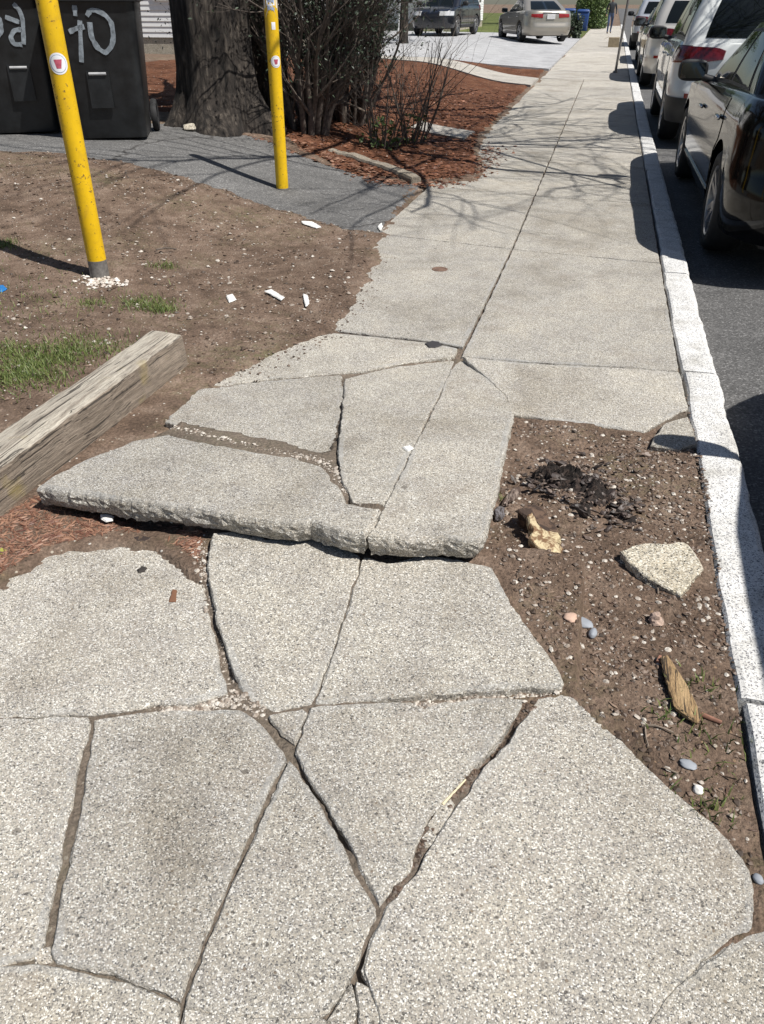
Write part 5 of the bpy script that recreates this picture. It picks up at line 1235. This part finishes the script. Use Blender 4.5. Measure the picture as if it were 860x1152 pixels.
# dirt crumbs in the cracks of the lifted slabs and along the joints
def along(path, N, sd, dz=.0):
    P = [at(*p) for p in path]; X = []; Y = []
    for i in range(N):
        k = rng.integers(0, len(P)-1); t = rng.random(); q = P[k].lerp(P[k+1], t); X.append(q.x+rng.normal(0, sd)); Y.append(q.y+rng.normal(0, sd))
    return np.array(X), np.array(Y)
for path, sd, nm in (([(186, 481, .06), (240, 492, .08), (330, 511, .085), (365, 520, .085), (385, 542, .09), (393, 560, .1)], .012, 'the crack across the lifted slabs'), ([(225, 610), (231, 655), (245, 720), (265, 778), (300, 800)], .012, 'the dark crack between the left slabs'),
                     ([(470, 788), (550, 779), (632, 776)], .010, 'the crack right of the centre joint'), ([(600, 790), (560, 840), (500, 905), (440, 1012)], .006, 'the diagonal crack'), ([(180, 796), (220, 794), (265, 785)], .01, 'the joint at the left'), ([(764, 420), (772, 460), (784, 500), (800, 580), (826, 760)], .008, 'the kerb joint')):
    X, Y = along(path, 420, sd); Z = ground_z(X, Y); scatter('crack_gravel', M['pebble' if len(nm) % 2 else 'clod'], X, Y, Z, .002, .009, label='grit and crumbs filling '+nm, cat='grit', skew=3)
X, Y = along([(420, 290), (395, 335), (365, 375), (300, 398), (225, 436)], 900, .07); k = ground_z(X, Y) > -.2
scatter('soil_clods', M['clod'], X, Y, np.maximum(ground_z(X, Y), 0), .002, .010, label='dirt crumbs spilled on the left edge of the sidewalk', cat='soil', skew=3)
X, Y = along([(470, 206), (500, 206), (535, 195), (552, 180), (556, 165)], 900, .09); scatter('mulch_chips', M['mulch_chip'], X, Y, np.maximum(np.maximum(mulch_z(X, Y), ground_z(X, Y)), 0), .006, .025, .25, .3, label='mulch chips spilled on the sidewalk edge', cat='mulch', lift=.8)
X = rng.uniform(-4.5, -1.0, 9000); Y = 7.4+rng.random(9000)**1.5*9; k = sdist(MULCH, X, Y) > .03; X, Y = X[k], Y[k]
scatter('mulch_chips', M['mulch_chip'], X, Y, mulch_z(X, Y), .01, .04, .25, .3, label='red-brown mulch chips covering the beds', cat='mulch', lift=.8)
X, Y = along([(300, 158, .2), (330, 172, .1), (380, 185, .05), (430, 200, .02), (462, 206)], 1500, .10)
scatter('leaf_litter', M['needle'], X, Y, np.maximum(yard(X, Y)+.006, mulch_z(X, Y)), .008, .035, .15, .4, label='dead leaves drifted along the driveway edging', cat='litter', lift=.8)
def grass(patches, label):
    V = []; F = []; rs = random.Random(9)
    for (px, py, sd, n) in patches:
        c = at(px, py)
        for i in range(n):
            x, y = c.x+rs.gauss(0, sd), c.y+rs.gauss(0, sd*.8); z = gz(x, y) if False else 0
            V.append((x, y, rs.uniform(.012, .04)))
    A = np.array(V); Z = ground_z(A[:, 0], A[:, 1]); VV = []
    for i, (x, y, h) in enumerate(V):
        a = rs.uniform(0, 6.28); dx, dy = math.cos(a)*.0022, math.sin(a)*.0022; lx, ly = rs.gauss(0, .5)*h, rs.gauss(0, .5)*h; z = Z[i]-.003; b = len(VV)
        VV += [(x-dx, y-dy, z), (x+dx, y+dy, z), (x+dx*.7+lx*.4, y+dy*.7+ly*.4, z+h*.6), (x-dx*.7+lx*.4, y-dy*.7+ly*.4, z+h*.6), (x+lx, y+ly, z+h)]; F += [(b, b+1, b+2, b+3), (b+3, b+2, b+4)]
    tag(mobj('grass', VV, F, M['grass'], None, False, 'stuff'), label, 'grass', None, 'stuff')
grass([(25, 428, .12, 1500), (55, 408, .10, 900), (95, 395, .14, 900), (10, 400, .1, 600), (165, 345, .08, 500), (182, 352, .05, 300), (186, 305, .05, 160), (105, 345, .05, 160), (10, 292, .05, 260), (130, 198, .1, 160), (60, 330, .3, 200), (30, 355, .25, 250)], 'short green grass growing in patches behind the timber and post')
grass([(795, 905, .05, 70), (760, 810, .04, 45), (783, 770, .04, 40), (800, 840, .05, 45), (556, 560, .015, 50)], 'sparse green weeds sprouting in the soil by the kerb')
